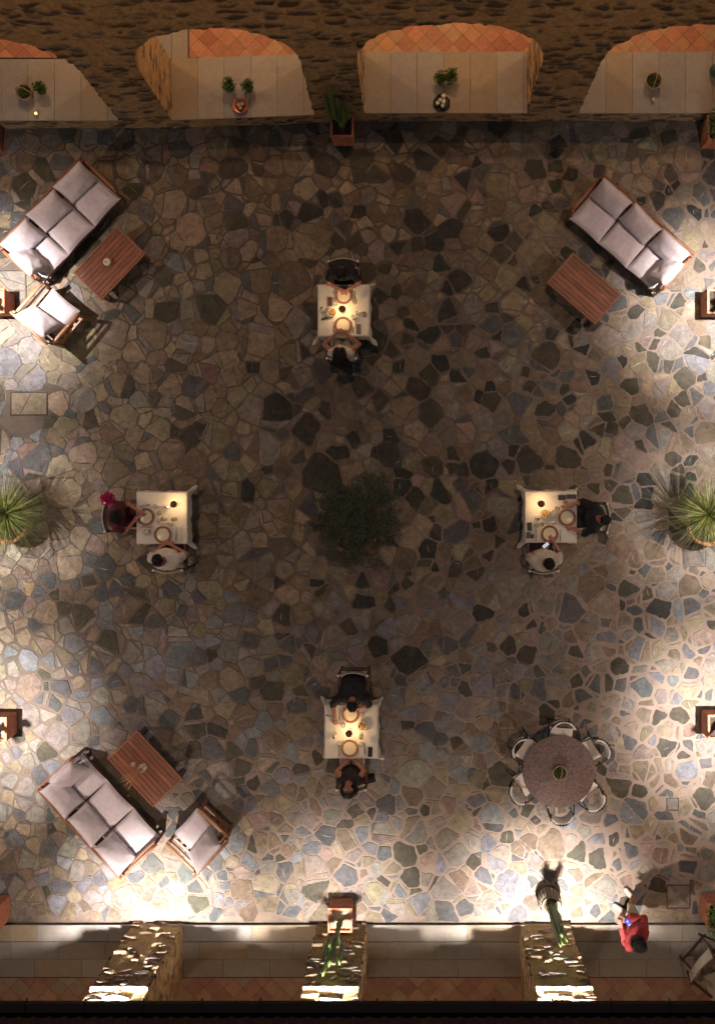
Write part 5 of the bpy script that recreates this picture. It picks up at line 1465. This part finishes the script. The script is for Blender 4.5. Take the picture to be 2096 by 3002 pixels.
    for _ in range(n_l):
        a = rr.uniform(0, 2 * PI); el = math.asin(rr.uniform(-.25, 1))
        d = Vector((math.cos(a) * math.cos(el), math.sin(a) * math.cos(el), math.sin(el)))
        if d.y > .25 and d.z < .45: continue
        k0 = 1.06 if hair == 'short' else 1.12
        p0 = hp(d.x * .080 * k0, -.014 + d.y * .1 * k0, .028 + d.z * .097 * k0)
        dn = HM @ Vector((d.x * .5, d.y * .45 - .35, -.15 if hair != 'short' else .05)); nd = (HM @ d)
        tang = (dn - nd * dn.dot(nd)); tang = tang.normalized() if tang.length > 1e-3 else hs
        if hair == 'short': pts = [p0, p0 + tang * .018 + nd * .004, p0 + tang * .034]
        elif hair == 'curly':
            pts = [p0]
            for j in range(4): pts.append(p0 + nd * (.008 + .010 * j) + Vector((rr.gauss(0, .009), rr.gauss(0, .009), rr.gauss(0, .009))) + tang * .01 * j)
        else:
            pts = [p0, p0 + tang * .045 + nd * .006, p0 + tang * .085]
        hb.tube(pts, [.0034] + [.003] * (len(pts) - 2) + [.001], 4, caps=False)
    if hair == 'long':
        for _ in range(480):
            a = rr.uniform(-1.35, 1.35); base = hp(.088 * math.sin(a), -.03 - .085 * math.cos(a), rr.uniform(-.03, .05))
            out = hs * math.sin(a) * rr.uniform(.02, .07) - lk * .0
            L_ = rr.uniform(.16, .34); bk = Vector((0, -1, 0)) * rr.uniform(.02, .09)
            hb.tube([base, base + out * .6 + Vector((0, 0, -L_ * .3)) + bk * .5, base + out + Vector((rr.gauss(0, .01), rr.gauss(0, .01), -L_ * .65)) + bk, base + out * .8 + Vector((rr.gauss(0, .015), 0, -L_)) + bk * 1.1], [.007, .008, .007, .002], 5, caps=False)
    if hair == 'bun': hb.ell(hp(0, -.115, .06), (.04, .036, .04), M=HM, seg=16)
    hb.build('hair', M[haircol], t)
    return t
def dining_chair(label, x, y, face, back='sling'):
    t = thing('dining_chair', label, 'chair', (x, y, 0), face - PI / 2, 'dark wooden dining chairs')
    for sx in (-1, 1):
        b = MB(); b.bar((sx * .25, .23, 0), (sx * .25, .23, .64), .03, .035); b.build('leg', M['dark_wood'], t, bevel=.003)
        b = MB(); b.bar((sx * .245, -.20, 0), (sx * .245, -.215, .84), .032, .034); b.build('leg', M['dark_wood'], t, bevel=.003)
        b = MB(); b.bar((sx * .25, -.23, .655), (sx * .25, .26, .655), .05, .022); b.build('armrest', M['dark_wood'], t, bevel=.004)
        b = MB(); b.ell((sx * .245, -.217, .85), (.024, .024, .02), seg=12); b.build('post_cap', M['white_pad'], t)
    b = MB(); b.box((0, 0, .435), (.47, .45, .03)); b.bar((-.24, -.21, .2), (.24, -.21, .2), .02, .03); b.build('seat_frame', M['dark_wood'], t, bevel=.003)
    o = cushion_mb(.46, .44, .035, 3, .4, n=12).build('seat', M['sling'], t); o.location = (0, 0, .458)
    b = MB()
    f = lambda off: (lambda u, v: Vector((-.235 + .47 * u, -.212 - .008 * v - .05 * math.sin(PI * u) + off, .68 + .17 * v)))
    b.grid(f(.012), 14, 5); b.grid(lambda u, v: f(0)(1 - u, v), 14, 5)
    b.tube([f(.006)(i / 14, 1) for i in range(15)], .011, 8)
    b.build('back_canvas', M['sling'], t); return t
U, DN, LF, RT_ = R(90), R(-90), R(180), 0.0
# top table
dining_chair('dining chair under the person in navy at the top side of the top centre table', T1.x - .0, 3.64, DN)
person('person in dark navy shirt leaning over the top centre table with folded hands', T1.x + .0, 3.72, DN, sh=(0, .10, 1.02), head=(0, .155, 1.21), look=(0, .7, -.75),
       armL=((-.27, .21, .79), (-.07, .33, .80)), armR=((.27, .21, .79), (.07, .31, .80)), shirt='navy', hair='short', build=1.12)
dining_chair('dining chair under the person in a white top, below the top centre table', T1.x - .03, 2.42, U)
person('person in white sleeveless top with long dark hair below the top centre table', T1.x - .03, 2.33, U, sh=(0, -.05, 1.0), head=(-.0, -.11, 1.20), look=(0, .9, -.35),
       armL=((-.27, .08, .88), (-.10, .26, .96)), armR=((.27, .08, .88), (.10, .26, .96)), shirt='white_shirt', sleeve='none', trousers='beige', hair='long', build=.95)
# left table
dining_chair('dining chair at the left side of the left dining table, pink flowers on its back', -5.05, -.50, RT_)
person('person in burgundy dress at the left side of the left dining table', -5.08, -.50, RT_, sh=(-.01, .07, 1.02), head=(-.02, .14, 1.21), look=(-.35, .7, -.5),
       armL=((-.22, .16, .84), (-.10, .37, .80)), armR=((.25, .12, .82), (.08, .30, .86)), shirt='burgundy', sleeve='short', trousers='burgundy', hair='bun', build=1.0, haircol='hair')
q = c6(815, 215, .85)
t = thing('flower_bunch', 'bunch of magenta flowers on the back of the leftmost dining chair', 'flowers', (q.x, q.y, .80))
leafball((0, 0, 0), .10, 420, .05, M['magenta'], t, 'petals', flatz=.8, seed=9)
b = MB()
for k in range(5): b.tube([(0, 0, -.05), (.01 * k, -.01 * k, -.22)], .003, 4)
b.build('stems', M['leaf'], t)
dining_chair('dining chair under the person in white at the lower side of the left dining table', -4.20, -1.19, U)
person('person in white shirt at the lower side of the left dining table', -4.20, -1.20, U, sh=(0, .0, 1.03), head=(-.05, -.01, 1.24), look=(-.1, .8, -.6),
       armL=((-.30, .05, .82), (-.08, .22, .80)), armR=((.30, .05, .82), (.06, .22, .80)), shirt='white_shirt', sleeve='short', hair='short', build=1.28)
# right table
dining_chair('dining chair at the right side of the right dining table', 3.06, -.52, LF)
person('person in dark shirt leaning back at the right side of the right dining table', 3.03, -.50, LF, sh=(0, -.02, 1.02), head=(-.03, -.10, 1.22), look=(.1, .8, .12),
       armL=((-.27, .12, .84), (-.20, .33, .79)), armR=((.26, .16, .80), (.20, .40, .79)), shirt='navy', sleeve='half', hair='short', build=1.12)
dining_chair('dining chair under the person in cream at the lower side of the right dining table', 2.20, -1.20, U)
person('person in cream shirt holding a small phone at the right dining table', 2.20, -1.22, U, sh=(0, -.0, 1.03), head=(.03, -.05, 1.24), look=(-.1, .8, -.5),
       armL=((-.27, .05, .82), (-.02, .17, .80)), armR=((.28, .08, .84), (.17, .30, .79)), shirt='cream_shirt', sleeve='short', hair='short', build=1.28)
t = thing('phone', 'small pale phone held by the person in cream at the right dining table', 'phone', (2.20 + .035, -1.22 + .24, .815), R(-50))
b = MB(); b.box((0, 0, 0), (.06, .12, .008)); b.build('case', M['ceramic'], t, bevel=.002); b = MB(); b.box((0, 0, .0048), (.054, .112, .001)); b.build('screen', M['screen_w'], t)
# bottom table
dining_chair('dining chair under the person in black at the top side of the bottom centre table', -1.05, -3.42, DN)
person('person in black jacket bent over the bottom centre table, reaching for a glass', -1.05, -3.38, DN, sh=(0, .17, .99), head=(-.01, .235, 1.14), look=(0, .55, -.9),
       armR=((.34, .30, .82), (.31, .55, .80)), armL=((-.27, .33, .80), (-.06, .40, .80)), shirt='blackcloth', sleeve='half', hair='short', build=1.25)
dining_chair('dining chair under the person looking up, below the bottom centre table', -1.08, -4.93, U)
person('long haired person looking straight up below the bottom centre table', -1.09, -4.90, U, sh=(0, -.05, .99), head=(-.02, -.14, 1.15), look=(0, .35, 1.0),
       armL=((-.23, .03, .78), (-.05, .22, .72)), armR=((.22, .05, .76), (.04, .24, .72)), shirt='blackcloth', sleeve='none', trousers='beige', hair='long', build=.98)
q = c9(930, 1860, .7)
t = thing('handbag', 'black handbag hanging beside the chair of the person looking up', 'bag', (q.x, q.y, .45), R(10))
o = cushion_mb(.24, .13, .26, 7, .8, n=12).build('bag_body', M['blackcloth'], t); o.rotation_euler = (0, 0, 0)
b = MB(); b.tube([(.09 * math.cos(a), 0, .10 + .16 * math.sin(a)) for a in [PI * i / 12 for i in range(13)]], .007, 6); b.build('strap', M['blackcloth'], t)
# the walker
px0, py0, fa = 3.68, -7.40, R(143)
rotm = Matrix.Rotation(-(fa - PI / 2), 3, 'Z')
def loc2(p, z): v = rotm @ Vector((p.x - px0, p.y - py0, 0)); return Vector((v.x, v.y, z))
fA = loc2(cW(420, 1010, 0), .09); fB = loc2(cW(300, 1190, 0), .09)
fr_ = Vector((0, 1, 0))
L1, L2 = (fB, fA) if fB.x < fA.x else (fA, fB)
def leg_(s_, F):
    tdir = Vector((F.x * .25, .17, 0)).normalized()
    return [(s_ * .09, 0, .91), ((s_ * .09 + F.x) / 2 + s_ * .01, (F.y) / 2 + .05, .50), (F.x, F.y - .06, .11), (F.x + tdir.x * .14, F.y - .06 + tdir.y * .17, .045)]
person('person in red shirt and khaki shorts walking with a phone', px0, py0, fa, seated=False, sh=(0, .05, 1.43), head=(0, .09, 1.64), look=(-.05, .8, -.75),
       armL=((-.25, .03, 1.17), (-.06, .25, 1.14)), armR=((.26, .02, 1.17), (.05, .20, 1.12)), legs=(leg_(-1, L1), leg_(1, L2)),
       shirt='red_shirt', sleeve='long', trousers='khaki', leglen='short', hair='curly', haircol='hair_brown', build=1.12, grip=(.8, .8))
q = cW(415, 1395, 1.16)
t = thing('phone', 'phone with a glowing blue screen held by the walking person', 'phone', (q.x, q.y, 1.165), R(35))
b = MB(); b.box((0, 0, 0), (.085, .15, .009)); b.build('case', M['black'], t, bevel=.003)
b = MB(); b.box((0, .0, .0052), (.077, .138, .001)); so_ = b.build('screen', M['screen'], t)
b = MB(); b.box((0, -.052, .0062), (.05, .03, .001)); b.box((.0, .03, .0062), (.035, .012, .001)); b.tube([(.016 * math.cos(a * PI / 8), -.005 + .016 * math.sin(a * PI / 8), .0064) for a in range(13)], .003, 4); b.build('screen_content', M['screen_w'], so_)
# ------------------------------------------------------------------ lamps, sky, camera
def wall_lamp(x, y, z, nx, ny, label, energy, spot=76, blend=1.0, col=(1, .93, .88)):
    t = thing('wall_lamp', label, 'wall lamp', (x, y, z), 0, 'downlights on the arcade piers')
    b = MB(); b.lathe([(0, .06), (.045, .06), (.05, .05), (.05, -.05), (.044, -.055), (.040, -.03), (0, -.03)], 16); b.build('housing', M['gutter'], t)
    a = MB(); a.bar((0, 0, .03), (-nx * .13, -ny * .13, .03), .02, .03); a.build('bracket', M['gutter'], t)
    g_ = MB(); g_.lathe([(0, -.034), (.036, -.034)], 16); g_.build('bulb', M['lampglow'], t)
    l = bpy.data.lights.new('downlight', 'SPOT'); l.energy = energy; l.spot_size = R(spot); l.spot_blend = blend
    l.shadow_soft_size = .045; l.color = col
    o = bpy.data.objects.new('downlight', l); C.objects.link(o); o.parent = t; o.location = (0, 0, -.06)
    l2 = l.copy(); l2.energy = energy * .12; l2.spot_size = R(158); l2.spot_blend = .9; l2.color = (1, .82, .70)
    o = bpy.data.objects.new('downlight_spill', l2); C.objects.link(o); o.parent = t; o.location = (0, 0, -.062)
    return t
LZ = 3.14
E = 3000
wall_lamp(-4.62, YB + .095, LZ, 0, 1, 'lamp above the left pier of the bottom terrace', E)
wall_lamp(-1.33, YB + .095, LZ, 0, 1, 'lamp above the middle pier of the bottom terrace', E * .5)
wall_lamp(2.30, YB + .095, LZ, 0, 1, 'lamp above the right pier of the bottom terrace', E)
for (x, n_, s_) in ((XL + .14, 1, 'left'), (XR - .14, -1, 'right')):
    wall_lamp(x, 3.2, LZ, n_, 0, 'lamp on the upper pier of the %s side wall' % s_, E * .66)
    wall_lamp(x, -4.2, LZ, n_, 0, 'lamp on the lower pier of the %s side wall' % s_, E * .66)
    wall_lamp(x, -.5, LZ, n_, 0, 'lamp on the middle pier of the %s side wall' % s_, E * .33)
def lantern(x, y, z, label, energy, col):
    t = thing('ceiling_lantern', label, 'lantern', (x, y, z), 0, 'lanterns inside the arcades')
    b = MB(); b.lathe([(0, .10), (.05, .09), (.09, .05), (.095, .04), (0, .04)], 20); b.build('cap', M['gutter'], t)
    b = MB(); b.ell((0, 0, 0), (.045, .045, .05)); b.build('bulb', M['lampglow'], t)
    b = MB(); b.tube([(0, 0, .09), (0, 0, .6)], .008); b.build('stem', M['gutter'], t)
    l = bpy.data.lights.new('lantern_light', 'POINT'); l.energy = energy; l.color = col; l.shadow_soft_size = .06
    o = bpy.data.objects.new('lantern_light', l); C.objects.link(o); o.parent = t; o.location = (0, 0, -.08)
for x, s_ in ((-6.6, 'left'), (-3.0, 'second'), (.55, 'third'), (4.2, 'right')):
    lantern(x, YT + 2.5, 3.2, 'lantern hanging in the %s bay of the upper arcade' % s_, 110, (1, .62, .34))
for x, s_ in ((-6.2, 'left'), (-2.9, 'second'), (.5, 'third'), (4.3, 'right')):
    lantern(x, YB - 2.6, 2.7, 'lantern hanging in the %s bay of the lower arcade' % s_, 34, (1, .62, .34))

W = bpy.data.worlds.new('World'); scene.world = W; W.use_nodes = True
nt = W.node_tree; bg = nt.nodes['Background']
sky = nt.nodes.new('ShaderNodeTexSky'); sky.sky_type = 'NISHITA'; sky.sun_disc = False
tilt = R(7.5)
sky.sun_elevation = R(2.0); sky.sun_rotation = R(180)
sky.air_density = 1.0; sky.dust_density = 6.0; sky.ozone_density = 1.0
nt.links.new(sky.outputs[0], bg.inputs[0]); bg.inputs[1].default_value = .2
sun = bpy.data.lights.new('warm_fill', 'SUN'); sun.energy = .52; sun.angle = R(1.2); sun.color = (1, .62, .40)  # added warm overhead fill; lifts the ambient, shades the strip below the upper wall
so = bpy.data.objects.new('warm_fill', sun); C.objects.link(so); so.rotation_euler = (-tilt, 0, 0)

cam = bpy.data.cameras.new('Camera'); co = bpy.data.objects.new('Camera', cam); C.objects.link(co)
co.location = (0, 0, H); co.rotation_euler = (0, 0, 0)
cam.sensor_fit = 'VERTICAL'; cam.sensor_height = 36; cam.lens = 36 * S0 * H / 3002
cam.shift_x = -(NX - 1048) / 3002; cam.shift_y = -(1501 - NY) / 3002
cam.clip_end = 300; cam.clip_start = .1
scene.camera = co
scene.view_settings.view_transform = 'Standard'; scene.view_settings.look = 'None'
scene.view_settings.exposure = 0; scene.view_settings.gamma = 1
